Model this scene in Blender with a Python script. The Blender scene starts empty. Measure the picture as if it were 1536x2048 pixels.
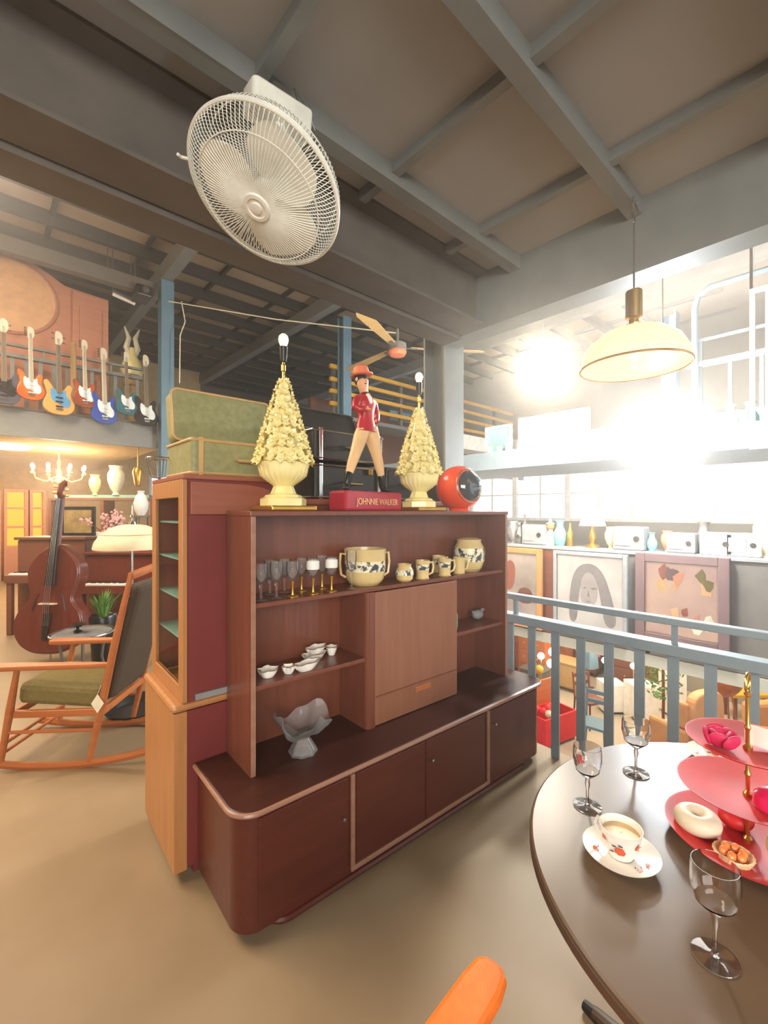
import bpy, math, random
from mathutils import Vector, Matrix, Euler
R_ = random.Random(7)
rad = math.radians
# ---------------------------------------------------------------- frame: building-aligned world, camera turned
YAW = 47.8; EYE = 1.5; FPX = 890.0
FWD = Vector((math.cos(rad(YAW)), math.sin(rad(YAW)), 0)); RGT = Vector((math.sin(rad(YAW)), -math.cos(rad(YAW)), 0))
sc = bpy.context.scene
cam_d = bpy.data.cameras.new('camera'); cam_d.sensor_fit = 'VERTICAL'; cam_d.sensor_height = 36.0
cam_d.lens = 36.0*FPX/2048.0; cam_d.clip_start = 0.02; cam_d.clip_end = 200
cam = bpy.data.objects.new('camera', cam_d); sc.collection.objects.link(cam)
cam.location = (0, 0, EYE); cam.rotation_euler = (rad(90), 0, rad(YAW-90)); sc.camera = cam
sc.view_settings.view_transform = 'Standard'; sc.view_settings.look = 'None'
sc.view_settings.gamma = 1.0; sc.view_settings.use_curve_mapping = False; sc.view_settings.exposure = 0.06
sc.cycles.max_bounces = 12; sc.cycles.transmission_bounces = 12; sc.cycles.adaptive_threshold = 0.02
world = bpy.data.worlds.new('world'); sc.world = world; world.use_nodes = True
world.node_tree.nodes['Background'].inputs[0].default_value = (0.93, 0.97, 1.0, 1)
world.node_tree.nodes['Background'].inputs[1].default_value = 1.7

def W(xr, d, z=0.0):                       # metres right of / ahead of the standpoint -> world
    v = FWD*d + RGT*xr; return Vector((v.x, v.y, z))
def PD(px, py, d): return W((px-768)/FPX*d, d, EYE-(py-1024)/FPX*d)
def PZ(px, py, z):
    d = FPX*(EYE-z)/(py-1024); return W((px-768)/FPX*d, d, z)
def PX(px, py, X):
    r = (px-768)/FPX; d = X/(FWD.x+r*RGT.x); return W(r*d, d, EYE-(py-1024)/FPX*d)
def PY(px, py, Y):
    r = (px-768)/FPX; d = Y/(FWD.y+r*RGT.y); return W(r*d, d, EYE-(py-1024)/FPX*d)
CA = rad(YAW-90)                           # world angle of the direction 'right'

def lamp(name, kind, loc, power, col, size=0.1, rot=None, sy=None, spread=None):
    l = bpy.data.lights.new(name, kind); l.energy = power; l.color = col
    if kind == 'AREA':
        l.size = size
        if sy: l.shape = 'RECTANGLE'; l.size_y = sy
        if spread: l.spread = spread
    elif kind == 'SUN': l.angle = size
    else: l.shadow_soft_size = size
    o = bpy.data.objects.new(name, l); sc.collection.objects.link(o); o.location = loc
    if rot: o.rotation_euler = rot
    return o
WARM = (1.0, 0.74, 0.48); NEUT = (1.0, 0.94, 0.86); COOL = (0.80, 0.92, 1.0)
PEND_W, BULB, AMBER, GLOBE, ROOM_W, HAZE = 75, 300, 1.5, 500, 165, 0.021
# daylight reaches in through the windows (world); a front fill and a roof up-light are added, other lamps hang over platform and hall
lamp('front_fill', 'AREA', tuple(W(.7, -3.4, 2.2)), 195, (1, .96, .90), 4.0, (rad(70), 0, rad(YAW-90)), 2.2, rad(125))  # unseen soft fill added behind the camera to brighten cabinet fronts and fan
lamp('shop_lamp', 'AREA', tuple(W(-2.6, 1.2, 2.82)), 58, WARM, .7, (0, 0, 0))
lamp('hall_light', 'AREA', (8.5, 2.0, 5.4), 350, NEUT, 3.0, (0, 0, 0))
lamp('hall_light', 'AREA', (-1.0, 5.5, 5.4), 200, NEUT, 2.5, (0, 0, 0))
lamp('hall_light', 'POINT', (-1.2, 5.6, 4.4), 260, WARM, .3)  # unseen light added out of frame to brighten the roof from below
lamp('lower_lamp', 'AREA', (9.5, 3.0, -.2), 230, WARM, 4.0, (0, 0, 0))
lamp('lower_lamp', 'AREA', (4.0, 3.0, 1.9), 70, NEUT, 1.5, (0, 0, 0))
# ---------------------------------------------------------------- materials
def lin(c):
    if isinstance(c, str):
        c = [int(c[i:i+2], 16)/255 for i in (0, 2, 4)]
    return tuple(x/12.92 if x <= 0.04045 else ((x+0.055)/1.055)**2.4 for x in c)+(1.0,)
def nd(nt, t, **k):
    n = nt.nodes.new(t)
    for a, b in k.items():
        if a.startswith('i_'): n.inputs[a[2:].replace('_', ' ')].default_value = b
        else: setattr(n, a, b)
    return n
_mats = {}
def mat(name, c, rough=0.6, metal=0.0, c2=None, scale=8.0, kind='noise', bump=0.0, trans=0.0, emit=0.0, alpha=1.0, coat=0.0, stretch=None, mixw=(0.3, 0.7), ecol=None, ior=1.45):
    m = bpy.data.materials.new(name); m.use_nodes = True; nt = m.node_tree; b = nt.nodes['Principled BSDF']
    b.inputs['Base Color'].default_value = lin(c); b.inputs['Roughness'].default_value = rough
    b.inputs['Metallic'].default_value = metal; b.inputs['Transmission Weight'].default_value = trans
    b.inputs['IOR'].default_value = ior; b.inputs['Coat Weight'].default_value = coat; b.inputs['Alpha'].default_value = alpha
    if emit: b.inputs['Emission Color'].default_value = lin(ecol or c); b.inputs['Emission Strength'].default_value = emit
    if trans < 0.5:
        tc = nd(nt, 'ShaderNodeTexCoord'); mp = nd(nt, 'ShaderNodeMapping')
        mp.inputs['Scale'].default_value = stretch or (1, 1, 1)
        nt.links.new(tc.outputs['Object'], mp.inputs[0])
        if kind == 'voronoi':
            n = nd(nt, 'ShaderNodeTexVoronoi', i_Scale=scale); out = n.outputs['Distance']
        elif kind == 'checker':
            n = nd(nt, 'ShaderNodeTexWave', i_Scale=scale, i_Distortion=1.0); out = n.outputs['Fac']
        else:
            n = nd(nt, 'ShaderNodeTexNoise', i_Scale=scale, i_Detail=4.0, i_Roughness=0.6); out = n.outputs['Fac']
        nt.links.new(mp.outputs[0], n.inputs['Vector'])
        rp = nd(nt, 'ShaderNodeValToRGB'); e = rp.color_ramp.elements
        e[0].position, e[1].position = mixw
        a = lin(c)
        if c2 is None:
            e[0].color = tuple(x*0.86 for x in a[:3])+(1,); e[1].color = tuple(min(1, x*1.08) for x in a[:3])+(1,)
        else: e[0].color = a; e[1].color = lin(c2)
        nt.links.new(out, rp.inputs[0]); nt.links.new(rp.outputs[0], b.inputs['Base Color'])
        if bump:
            bp = nd(nt, 'ShaderNodeBump', i_Strength=bump, i_Distance=0.01)
            nt.links.new(out, bp.inputs['Height']); nt.links.new(bp.outputs[0], b.inputs['Normal'])
    return m
def wood(name, c, c2, rough=0.35, scale=6, axis='z', coat=0.0):
    s = {'x': (0.5, 7, 7), 'y': (7, 0.5, 7), 'z': (7, 7, 0.5)}[axis]
    return mat(name, c, rough, c2=c2, scale=scale, stretch=s, bump=0.04, coat=coat, mixw=(0.25, 0.75))
def glow(name, c, s):
    m = bpy.data.materials.new(name); m.use_nodes = True; nt = m.node_tree
    nt.nodes.remove(nt.nodes['Principled BSDF']); e = nd(nt, 'ShaderNodeEmission'); e.inputs[0].default_value = lin(c); e.inputs[1].default_value = s
    nt.links.new(e.outputs[0], nt.nodes['Material Output'].inputs[0]); return m
MT = {}
def m(k): return MT[k]
MT['floor'] = mat('polished_concrete', '897458', 0.42, c2='978265', scale=1.6, bump=0.02)
MT['lowfloor'] = mat('lower_concrete', 'a89c88', 0.3, c2='bdb4a2', scale=1.2)
MT['ceil'] = mat('ceiling_board', '9e9c98', 0.8, c2='a8a6a2', scale=1.5)
MT['steel'] = mat('painted_steel', '7a7c79', 0.5, c2='868883', scale=5)
MT['steelb'] = mat('blue_steel', '5f7f90', 0.45, c2='6d8c9c', scale=5)
MT['steeld'] = mat('dark_steel', '625c55', 0.6, c2='706860', scale=5)
MT['rail'] = mat('rail_paint', '82929a', 0.38, c2='8e9ca3', scale=8)
MT['roof'] = mat('roof_sheet', 'a08c72', 0.7, c2='ae9a80', scale=1.5)
MT['purlin'] = mat('purlin_steel', '3c3833', 0.7)
MT['mahog'] = wood('mahogany', '4e2118', '5c281c', 0.32, 5, 'x', 0.15)
MT['mahogv'] = wood('mahogany_upright', '6e3d2c', '7e4936', 0.32, 5, 'z', 0.15)
MT['mahogd'] = wood('mahogany_dark', '3c1d15', '48251a', 0.35, 5, 'x')
MT['doorw'] = wood('door_veneer', '8a5840', '98654a', 0.38, 4, 'z', 0.1)
MT['lip'] = wood('worn_edge', '8e6450', 'a07862', 0.3, 5, 'x')
MT['oak'] = wood('honey_wood', 'a87040', 'b88250', 0.4, 5, 'z')
MT['maroon'] = mat('maroon_panel', '6e2b28', 0.5, c2='7c3330', scale=3)
MT['redwood'] = wood('red_wood', '8a4c38', '9a5a44', 0.45, 5, 'x')
MT['teak'] = wood('teak', 'a45c30', 'b87040', 0.38, 5, 'x')
MT['olive'] = mat('olive_fabric', '6c5f34', 0.9, c2='7d6f40', scale=40, bump=0.1)
MT['brownf'] = mat('brown_fabric', '46392c', 0.9, scale=40, bump=0.1)
MT['green'] = mat('green_vinyl', '86865a', 0.5, c2='9c9a6c', scale=34, kind='noise', bump=0.08)
MT['tan'] = mat('tan_trim', 'c9a36a', 0.5)
MT['cream'] = mat('cream_ceramic', 'f0df92', 0.3, c2='f8ecb0', scale=10, coat=0.3)
MT['gold'] = mat('gold', 'c89a48', 0.3, metal=0.8)
MT['black'] = mat('black_leather', '2a2724', 0.45, scale=30, bump=0.05)
MT['blk'] = mat('black_plastic', '1c1c1c', 0.3)
MT['white'] = mat('white_enamel', 'f2f0e6', 0.4)
MT['fanw'] = mat('fan_white', 'f0efe2', 0.45)
MT['silver'] = mat('chrome', 'c8c8c4', 0.22, metal=1.0)
def thin_glass(name, tint, milky=0.0, rough=0.03, blend=0.22, mc='e8e6e0'):
    mm = bpy.data.materials.new(name); mm.use_nodes = True; nt = mm.node_tree; nt.nodes.remove(nt.nodes['Principled BSDF'])
    tr = nd(nt, 'ShaderNodeBsdfTransparent'); tr.inputs[0].default_value = lin(tint); gl = nd(nt, 'ShaderNodeBsdfGlossy'); gl.inputs['Roughness'].default_value = rough
    lw = nd(nt, 'ShaderNodeLayerWeight'); lw.inputs[0].default_value = blend; mx = nd(nt, 'ShaderNodeMixShader')
    nt.links.new(lw.outputs['Fresnel'], mx.inputs[0]); nt.links.new(tr.outputs[0], mx.inputs[1]); nt.links.new(gl.outputs[0], mx.inputs[2]); out = mx
    if milky:
        df = nd(nt, 'ShaderNodeBsdfDiffuse'); df.inputs[0].default_value = lin(mc); m2 = nd(nt, 'ShaderNodeMixShader'); m2.inputs[0].default_value = milky
        nt.links.new(mx.outputs[0], m2.inputs[1]); nt.links.new(df.outputs[0], m2.inputs[2]); out = m2
    nt.links.new(out.outputs[0], nt.nodes['Material Output'].inputs[0]); return mm
MT['glass'] = thin_glass('thin_clear_glass', 'ffffff', 0.045, 0.03, 0.16)
MT['crystal'] = mat('clear_crystal', 'ffffff', 0.01, trans=1.0, ior=1.42)
MT['frost'] = thin_glass('pressed_glass', 'fcfbfa', 0.13, 0.06, 0.22, 'e8e4e0')
MT['pane'] = mat('pane_glass', 'ffffff', 0.0, trans=1.0, ior=1.05)
MT['smoke'] = mat('smoked_visor', '3a4046', 0.08, coat=1.0)
MT['orange'] = mat('orange_plastic', 'ee4a1c', 0.25, coat=0.5)
MT['orangev'] = mat('orange_vinyl', 'ef7a26', 0.45, scale=60, bump=0.02)
MT['orangew'] = mat('orange_edge', 'c65a18', 0.5)
MT['red'] = mat('red_lacquer', 'c42c2c', 0.42, ior=1.35)
MT['redbase'] = mat('red_plinth', 'b02c3a', 0.4)
MT['redcoat'] = mat('red_paint', 'b8222c', 0.35, coat=0.3)
MT['coral'] = mat('coral_paint', 'e8805c', 0.5)
MT['skin'] = mat('painted_skin', 'e8b088', 0.5)
MT['buff'] = mat('buff_paint', 'e6bd88', 0.45)
MT['hair'] = mat('dark_hair_paint', '2c2420', 0.5)
MT['stein'] = mat('stoneware', 'dfc588', 0.35, coat=0.4)
MT['steinfig'] = mat('painted_relief', 'efe6c0', 0.4, c2='3c4456', scale=34, mixw=(0.50, 0.56), coat=0.3)
MT['steinband'] = mat('stein_band', 'd8b060', 0.4, c2='3a3a3a', scale=40, mixw=(0.55, 0.6))
MT['green2'] = mat('leaf_green', '4f7a30', 0.7, c2='6f9a48', scale=12)
MT['pink'] = mat('blossom_pink', 'd8a8a0', 0.8)
MT['brass'] = mat('brass', 'd8b060', 0.28, metal=0.9)
MT['tabletop'] = mat('table_laminate', '604c3a', 0.32, c2='6a5642', scale=2.5, ior=1.3)
MT['tedge'] = mat('table_edge', '4c3a2c', 0.4)
MT['porc'] = mat('porcelain', 'f6f2e8', 0.2, coat=0.5)
MT['flower'] = mat('painted_flower', 'e0603c', 0.4)
MT['leafink'] = mat('painted_leaf', '5a5a6a', 0.4)
MT['tea'] = mat('milky_tea', 'e2c08c', 0.25)
MT['bread'] = mat('bread', 'e0cda0', 0.7, c2='d6b98a', scale=14, bump=0.1)
MT['donut'] = mat('donut_icing', 'd8ceb4', 0.5)
MT['fruit'] = mat('orange_fruit', 'f08a48', 0.3, coat=0.4)
MT['magenta'] = mat('magenta_felt', 'c01e50', 0.6, c2='d03060', scale=20)
MT['magball'] = mat('raspberry_glaze', 'e02060', 0.25, coat=0.5)
MT['sponge'] = mat('orange_sponge', 'e08a52', 0.8, bump=0.1, scale=60)
MT['salmon'] = wood('salmon_wood', 'b9785c', 'c88a6c', 0.5, 4, 'x')
MT['sand'] = mat('sand_inlay', 'dca878', 0.5)
MT['bass'] = wood('bass_varnish', '5e281a', '74362a', 0.28, 4, 'z', 0.3)
MT['ebony'] = mat('ebony', '2a2220', 0.35)
MT['grey'] = mat('grey_paint', '8a8a88', 0.6)
MT['paleteal'] = mat('pale_teal', '7ab0a4', 0.5)
MT['blue'] = mat('blue_lacquer', '2a4ea8', 0.25, coat=0.5)
MT['yellow'] = mat('yellow_paint', 'e0a82c', 0.5)
MT['warmwall'] = mat('warm_plaster', 'd8bc8c', 0.8)
MT['hallwall'] = mat('hall_plaster', '9c9686', 0.8, c2='a8a292', scale=1.0)
MT['walnut'] = wood('walnut', '6a3c2a', '7c4a36', 0.45, 5, 'x')
MT['drum'] = mat('lamp_shade', 'eadbb4', 0.7)
MT['bulbw'] = mat('opal_bulb', 'fbfbf0', 0.3, emit=0.25)
MT['paper'] = mat('paper', 'e4dcc0', 0.8)
# ---------------------------------------------------------------- geometry
class G:
    def __init__(s): s.v = []; s.f = []; s.sm = []; s.M = None
    def add(s, vs, fs, smooth=False, M=None):
        n = len(s.v)
        for p in vs:
            p = Vector(p)
            if M is not None: p = M @ p
            if s.M is not None: p = s.M @ p
            s.v.append(p)
        for f in fs: s.f.append([i+n for i in f]); s.sm.append(smooth)
        return s
    def box(s, x0, y0, z0, x1, y1, z1, M=None):
        vs = [(x, y, z) for z in (z0, z1) for y in (y0, y1) for x in (x0, x1)]
        return s.add(vs, [(0, 2, 3, 1), (4, 5, 7, 6), (0, 1, 5, 4), (2, 6, 7, 3), (0, 4, 6, 2), (1, 3, 7, 5)], False, M)
    def cb(s, c, e, M=None):
        return s.box(c[0]-e[0]/2, c[1]-e[1]/2, c[2]-e[2]/2, c[0]+e[0]/2, c[1]+e[1]/2, c[2]+e[2]/2, M)
    def lathe(s, prof, n=24, c=(0, 0, 0), smooth=True, M=None, wob=None, caps=True):
        vs = []; fs = []
        for (r, z) in prof:
            for i in range(n):
                a = 2*math.pi*i/n; q = r*(wob(a, z) if wob else 1)
                vs.append((c[0]+q*math.cos(a), c[1]+q*math.sin(a), c[2]+z))
        for j in range(len(prof)-1):
            for i in range(n):
                k = (i+1) % n; fs.append((j*n+i, j*n+k, (j+1)*n+k, (j+1)*n+i))
        if caps:
            if prof[0][0] > 1e-5: fs.append(tuple(reversed(range(n))))
            if prof[-1][0] > 1e-5: fs.append(tuple(range((len(prof)-1)*n, len(prof)*n)))
        return s.add(vs, fs, smooth, M)
    def sph(s, c, r, n=16, k=10, sc3=(1, 1, 1), M=None):
        pr = [(math.sin(math.pi*j/k), -math.cos(math.pi*j/k)) for j in range(k+1)]
        pr[0] = (1e-6, -1); pr[-1] = (1e-6, 1)
        vs = []; fs = []
        for (q, z) in pr:
            for i in range(n):
                a = 2*math.pi*i/n
                vs.append((c[0]+r*q*math.cos(a)*sc3[0], c[1]+r*q*math.sin(a)*sc3[1], c[2]+r*z*sc3[2]))
        for j in range(k):
            for i in range(n):
                i2 = (i+1) % n; fs.append((j*n+i, j*n+i2, (j+1)*n+i2, (j+1)*n+i))
        return s.add(vs, fs, True, M)
    def tube(s, pts, r, n=8, closed=False, M=None, flat=1.0):
        pts = [Vector(p) for p in pts]; N = len(pts); vs = []; fs = []
        rs = r if isinstance(r, (list, tuple)) else [r]*N
        up = Vector((0, 0, 1)); prev = None
        for i, p in enumerate(pts):
            a = pts[(i-1) % N] if (closed or i > 0) else p; b = pts[(i+1) % N] if (closed or i < N-1) else p
            t = (b-a).normalized() if (b-a).length > 1e-9 else Vector((0, 0, 1))
            if prev is None:
                u = t.cross(up)
                if u.length < 0.05: u = t.cross(Vector((1, 0, 0)))
            else: u = prev - t*prev.dot(t)
            u.normalize(); prev = u; w = t.cross(u)
            for j in range(n):
                g = 2*math.pi*j/n
                vs.append(p+(u*math.cos(g)+w*math.sin(g)*flat)*rs[i])
        for i in range(N if closed else N-1):
            i2 = (i+1) % N
            for j in range(n):
                j2 = (j+1) % n; fs.append((i*n+j, i2*n+j, i2*n+j2, i*n+j2))
        if not closed: fs.append(tuple(range(n))); fs.append(tuple(reversed(range((N-1)*n, N*n))))
        return s.add(vs, fs, n > 4, M)
    def prism(s, poly, z0, z1, M=None, smooth=False):
        n = len(poly); vs = [(p[0], p[1], z0) for p in poly]+[(p[0], p[1], z1) for p in poly]
        fs = [tuple(reversed(range(n))), tuple(range(n, 2*n))]+[(i, (i+1) % n, n+(i+1) % n, n+i) for i in range(n)]
        return s.add(vs, fs, smooth, M)
XZ = Matrix(((1, 0, 0, 0), (0, 0, -1, 0), (0, 1, 0, 0), (0, 0, 0, 1)))   # (x,y,z)->(x,-z,y): draw outline upright
def rmat(rx=0, ry=0, rz=0, loc=(0, 0, 0)): return Matrix.Translation(loc) @ Euler((rad(rx), rad(ry), rad(rz))).to_matrix().to_4x4()
def rrect(x0, y0, x1, y1, r, corners=(1, 1, 1, 1), k=6):
    out = []
    for (cx, cy, a0, on) in ((x1-r, y0+r, -90, corners[1]), (x1-r, y1-r, 0, corners[2]), (x0+r, y1-r, 90, corners[3]), (x0+r, y0+r, 180, corners[0])):
        if on:
            for i in range(k+1):
                a = rad(a0+90*i/k); out.append((cx+r*math.cos(a), cy+r*math.sin(a)))
        else: out.append((x1 if a0 in (-90, 0) else x0, y0 if a0 in (-90, 180) else y1))
    return out
def obj(name, g, mt, parent=None, bevel=0.0, sharp=35, col=None, loc=None, rot=None, kind=None):
    me = bpy.data.meshes.new(name); me.from_pydata([tuple(v) for v in g.v], [], g.f)
    me.polygons.foreach_set('use_smooth', g.sm); me.update()
    if any(g.sm): me.set_sharp_from_angle(angle=rad(sharp))
    me.materials.append(MT[mt] if isinstance(mt, str) else mt)
    o = bpy.data.objects.new(name, me); sc.collection.objects.link(o)
    if parent: o.parent = parent
    if bevel:
        b = o.modifiers.new('bevel', 'BEVEL'); b.width = bevel; b.segments = 2; b.limit_method = 'ANGLE'; b.angle_limit = rad(40)
    if loc is not None: o.location = loc
    if rot is not None: o.rotation_euler = rot
    if kind: o['kind'] = kind
    return o
def thing(name, label, cat, loc=(0, 0, 0), rz=0.0, group=None):
    o = bpy.data.objects.new(name, None); sc.collection.objects.link(o); o.empty_display_size = 0.05
    o.location = loc; o.rotation_euler = (0, 0, rz); o['label'] = label; o['category'] = cat
    if group: o['group'] = group
    return o
def tag(o, label, cat, group=None):
    o['label'] = label; o['category'] = cat
    if group: o['group'] = group
    return o
def struct(name, g, mt, parent=None, bevel=0.0):
    o = obj(name, g, mt, parent, bevel)
    if not parent: o['kind'] = 'structure'
    return o
def dup(root, loc, rz=None, label=None, group=None):
    r = root.copy(); sc.collection.objects.link(r); r.location = loc
    if rz is not None: r.rotation_euler = (0, 0, rz)
    if label: r['label'] = label
    if group: r['group'] = group
    for ch in list(root.children):
        c = ch.copy(); sc.collection.objects.link(c); c.parent = r
        for g in list(ch.children):
            d = g.copy(); sc.collection.objects.link(d); d.parent = c
    return r
def share(name, src, parent, loc, rot=(0, 0, 0)):
    o = bpy.data.objects.new(name, src.data); sc.collection.objects.link(o); o.parent = parent; o.location = loc; o.rotation_euler = rot
    return o
# ================================================================ SETTING
g = G(); g.box(-9, -5, -0.15, 2.68, 14, 0); g.box(2.68, 9.3, -0.15, 5.0, 14, 0); struct('floor', g, 'floor')
g = G(); g.box(2.69, -8, -2.75, 24, 30, -2.6); struct('floor_lower', g, 'lowfloor')
g = G(); g.box(-9, -5, 2.96, 2.42, 1.62, 3.04); ce = struct('ceiling', g, 'ceil')
for i in range(9):
    y = 1.36-0.63*i; g = G()
    g.box(-9, y-0.008, 2.886, 2.27, y+0.0, 2.96); g.box(-9, y-0.008, 2.880, 2.27, y+0.055, 2.886)
    struct('beam', g, 'steel', ce)
for i in range(12):
    x = 1.88-0.61*i
    for j in range(9):
        y1 = 1.36-0.63*j-0.008; y0 = y1-0.63+0.008; g = G()
        g.box(x, y0, 2.915, x+0.04, y1, 2.96)
        if j < 6: struct('purlin', g, 'steel', ce)
for i in range(8):
    g = G(); x = 1.88-0.61*i; g.box(x, 1.42, 2.915, x+0.04, 1.57, 2.96)
    struct('purlin', g, 'steel', ce)
# main girder over the hall edge, end girder and corner column
g = G(); g.box(-9, 1.57, 2.62, 2.27, 1.76, 2.635); g.box(-9, 1.655, 2.635, 2.27, 1.667, 2.945); g.box(-9, 1.57, 2.945, 2.27, 1.76, 2.96)
gd = struct('trim_1', g, 'steeld')
g = G(); g.box(-9, 1.775, 2.60, 2.27, 1.92, 3.04); struct('trim_2', g, 'steeld')
g = G(); g.box(2.27, -5, 2.62, 2.42, 1.93, 2.96); struct('trim_3', g, 'steel')
def column(name, x, y, z0, z1, w, mt, lab):
    t = thing(name, lab, 'column', (x, y, z0)); h = z1-z0; q = w/2
    g = G(); g.box(-q, -q, 0, q, -q+0.014, h); obj('flange', g, mt, t)
    g = G(); g.box(-q, q-0.014, 0, q, q, h); obj('flange', g, mt, t)
    g = G(); g.box(-0.01, -q+0.0145, 0.02, 0.01, q-0.0145, h-0.02); obj('web', g, mt, t)
    g = G(); g.box(-q*1.25, -q*1.25, 0.0, q*1.25, q*1.25, 0.015); obj('base_plate', g, mt, t)
    return t
column('steel_column', 2.44, 2.06, 0, 5.70, 0.2, 'steel', 'grey steel column behind the orange round television')
column('steel_column', 2.35, 8.14, 0, 5.42, 0.2, 'steelb', 'blue steel column right of the hanging electric guitars')
column('steel_column', 5.45, 7.2, -2.6, 5.42, 0.2, 'steelb', 'slim blue steel column behind the figurine, below the dark ceiling fan')
column('steel_column', 5.28, 1.42, 2.30, 3.55, 0.13, 'rail', 'pale blue steel post right of the glowing pendant lamp')
# hall roof
g = G(); g.box(-9, -8, 5.9, 24, 30, 5.96); rf = struct('ceiling_hall', g, 'roof')
for i in range(34):
    y = 3.4+0.78*i; g = G(); g.box(-9, y, 5.70, 24, y+0.09, 5.9); struct('purlin', g, 'purlin', rf)
for i in range(26):
    x = -8.0+1.25*i; g = G(); g.box(x, 2, 5.83, x+0.06, 30, 5.9); struct('joint_batten', g, 'purlin', rf)
for i in range(9):
    y = -6.5+0.95*i; g = G(); g.box(2.5, y, 5.70, 24, y+0.1, 5.9); struct('purlin', g, 'purlin', rf)
for x in (-3.2, 2.35, 5.05, 9.0, 13.0, 17.0):
    g = G(); g.box(x-0.09, -7 if x > 2.5 else 2.0, 5.44, x+0.09, 30, 5.70); struct('rafter', g, 'steel', rf)
for y in (8.34, 14.0): 
    g = G(); g.box(-9, y-0.08, 5.2, 24 if y > 9 else 2.2, y+0.08, 5.42); struct('trim_4', g, 'steeld')
# enclosing walls
g = G(); g.box(-9.15, -8, -0.15, -9, 30, 6); struct('wall_left', g, 'hallwall')
g = G(); g.box(-9, 29.9, -2.7, 24, 30, 6); struct('wall_back', g, 'hallwall')
g = G(); g.box(-9, -5.15, -0.15, 2.68, -5, 6); struct('wall_front', g, 'hallwall')
g = G(); g.box(12.0, -8, -2.6, 12.15, 9.6, 1.25); g.box(12.0, -8, 3.7, 12.15, 9.6, 5.9)
for y in (-8, 9.0): g.box(12.0, y, 1.25, 12.15, y+0.6, 3.7)
struct('wall_right', g, 'hallwall')
for i in range(10):                          # tall daylight windows, each with frame and panes
    y0 = -7.4+1.64*i; w = struct('window_%d' % (i+1), G().box(12.02, y0, 1.25, 12.12, y0+0.07, 3.7).box(12.02, y0+1.57, 1.25, 12.12, y0+1.64, 3.7).box(12.02, y0+0.07, 1.25, 12.12, y0+1.57, 1.33).box(12.02, y0+0.07, 3.62, 12.12, y0+1.57, 3.7), 'white')
    obj('muntin', G().box(12.04, y0+0.79, 1.33, 12.08, y0+0.83, 3.62), 'white', w)
    for z in (2.0, 2.8): obj('muntin', G().box(12.041, y0+0.07, z, 12.079, y0+0.79, z+0.04).box(12.041, y0+0.83, z, 12.079, y0+1.57, z+0.04), 'white', w)
# ---- upper gallery across on the left (guitars), its room below
g = G(); g.box(-9, 8.34, 2.93, 2.24, 14, 3.0); struct('floor_gallery', g, 'hallwall')
g = G(); g.box(-9, 8.28, 2.59, 2.24, 8.34, 3.01); struct('trim_5', g, 'steel')
g = G(); g.box(-9, 8.26, 2.98, 2.24, 8.28, 3.01); struct('trim_6', g, 'steeld')
g = G(); g.box(-9, 8.345, 2.60, 2.3, 13.9, 2.68); struct('ceiling_gallery', g, 'warmwall')
g = G(); g.box(-9, 13.9, 0, 5, 14, 5.9); struct('wall_gallery', g, 'warmwall')
g = G(); g.box(4.9, 9.4, -0.1, 5.0, 13.9, 2.9); struct('wall_gallery_side', g, 'hallwall')
def railing(name, lab, n, L, h, bar, top, loc, rz, mt, mid=None, gap0=0.0, low=None):
    """flat-bar railing along local x"""
    t = thing(name, lab, 'railing', loc, rz)
    obj('top_rail', G().box(0, -top, h-top*1.3, L, top, h), mt, t, bevel=0.006)
    hb = h-top*1.3
    if mid:
        obj('second_rail', G().box(0, -bar*0.9, mid-0.055, L, bar*0.9, mid), mt, t, bevel=0.004); hb = mid-0.055
    if low is not None: obj('bottom_rail', G().box(0, -bar*0.8, low, L, bar*0.8, low+0.04), mt, t)
    b = None
    for i in range(n):
        x = (i+0.5)*L/n
        if b is None: b = obj('baluster', G().box(-bar/2, -0.006, 0 if low is None else low+0.04, bar/2, 0.006, hb), mt, t, loc=(x, 0, 0))
        else: share('baluster', b, t, (x, 0, 0))
    if mid:
        for i in range(int(L/0.9)+1):
            x = 0.12+i*0.9
            obj('stub_post', G().box(x-0.012, -0.012, mid, x+0.012, 0.012, h-top*1.3), mt, t)
    return t
railing('balcony_railing', 'grey blue steel railing beside the round table', 40, 6.24, 0.965, 0.05, 0.028, (2.60, 1.70, 0), rad(-90), 'rail', mid=0.835)
railing('balcony_railing', 'grey gallery railing behind the row of electric guitars', 36, 6.0, 1.0, 0.05, 0.03, (-3.9, 8.6, 3.0), 0, 'steel', mid=0.85)
# ---- gallery straight across the void on the right: three levels
g = G(); g.box(5.2, -8, -0.12, 6.9, 7.0, 0); struct('floor_across', g, 'hallwall')
g = G(); g.box(5.2, -8, 2.10, 6.9, 7.0, 2.30); struct('floor_upper_across', g, 'rail')
g = G(); g.box(5.17, -8, 2.08, 5.2, 7.0, 2.32); struct('trim_7', g, 'rail')
railing('balcony_railing', 'pale upper railing right of the pale blue post, above the bright windows', 22, 5.2, 0.95, 0.03, 0.02, (5.40, 1.30, 2.3), rad(-90), 'rail', mid=0.72)
t = thing('door_frame', 'pale turquoise steel frame with rounded corner right of the pendant lamp', 'frame', (5.25, 1.20, 2.31), rad(-90))
obj('frame_tube', G().tube([(0, 0, 0), (0, 0, 1.2), (0.03, 0, 1.32), (0.12, 0, 1.38), (3.0, 0, 1.38)], 0.028), 'rail', t)
t = thing('window_frame', 'white double steel frame at the right edge of the upper gallery', 'frame', (4.75, 0.70, 2.06), rad(-90))
for x in (0, 0.1, 0.5): obj('stile', G().box(x, -0.015, 0, x+0.035, 0.015, 1.25), 'white', t)
obj('head_rail', G().box(0, -0.018, 1.25, 0.54, 0.018, 1.29), 'white', t); obj('sill_rail', G().box(0, -0.018, -0.04, 0.54, 0.018, 0), 'white', t)
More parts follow.
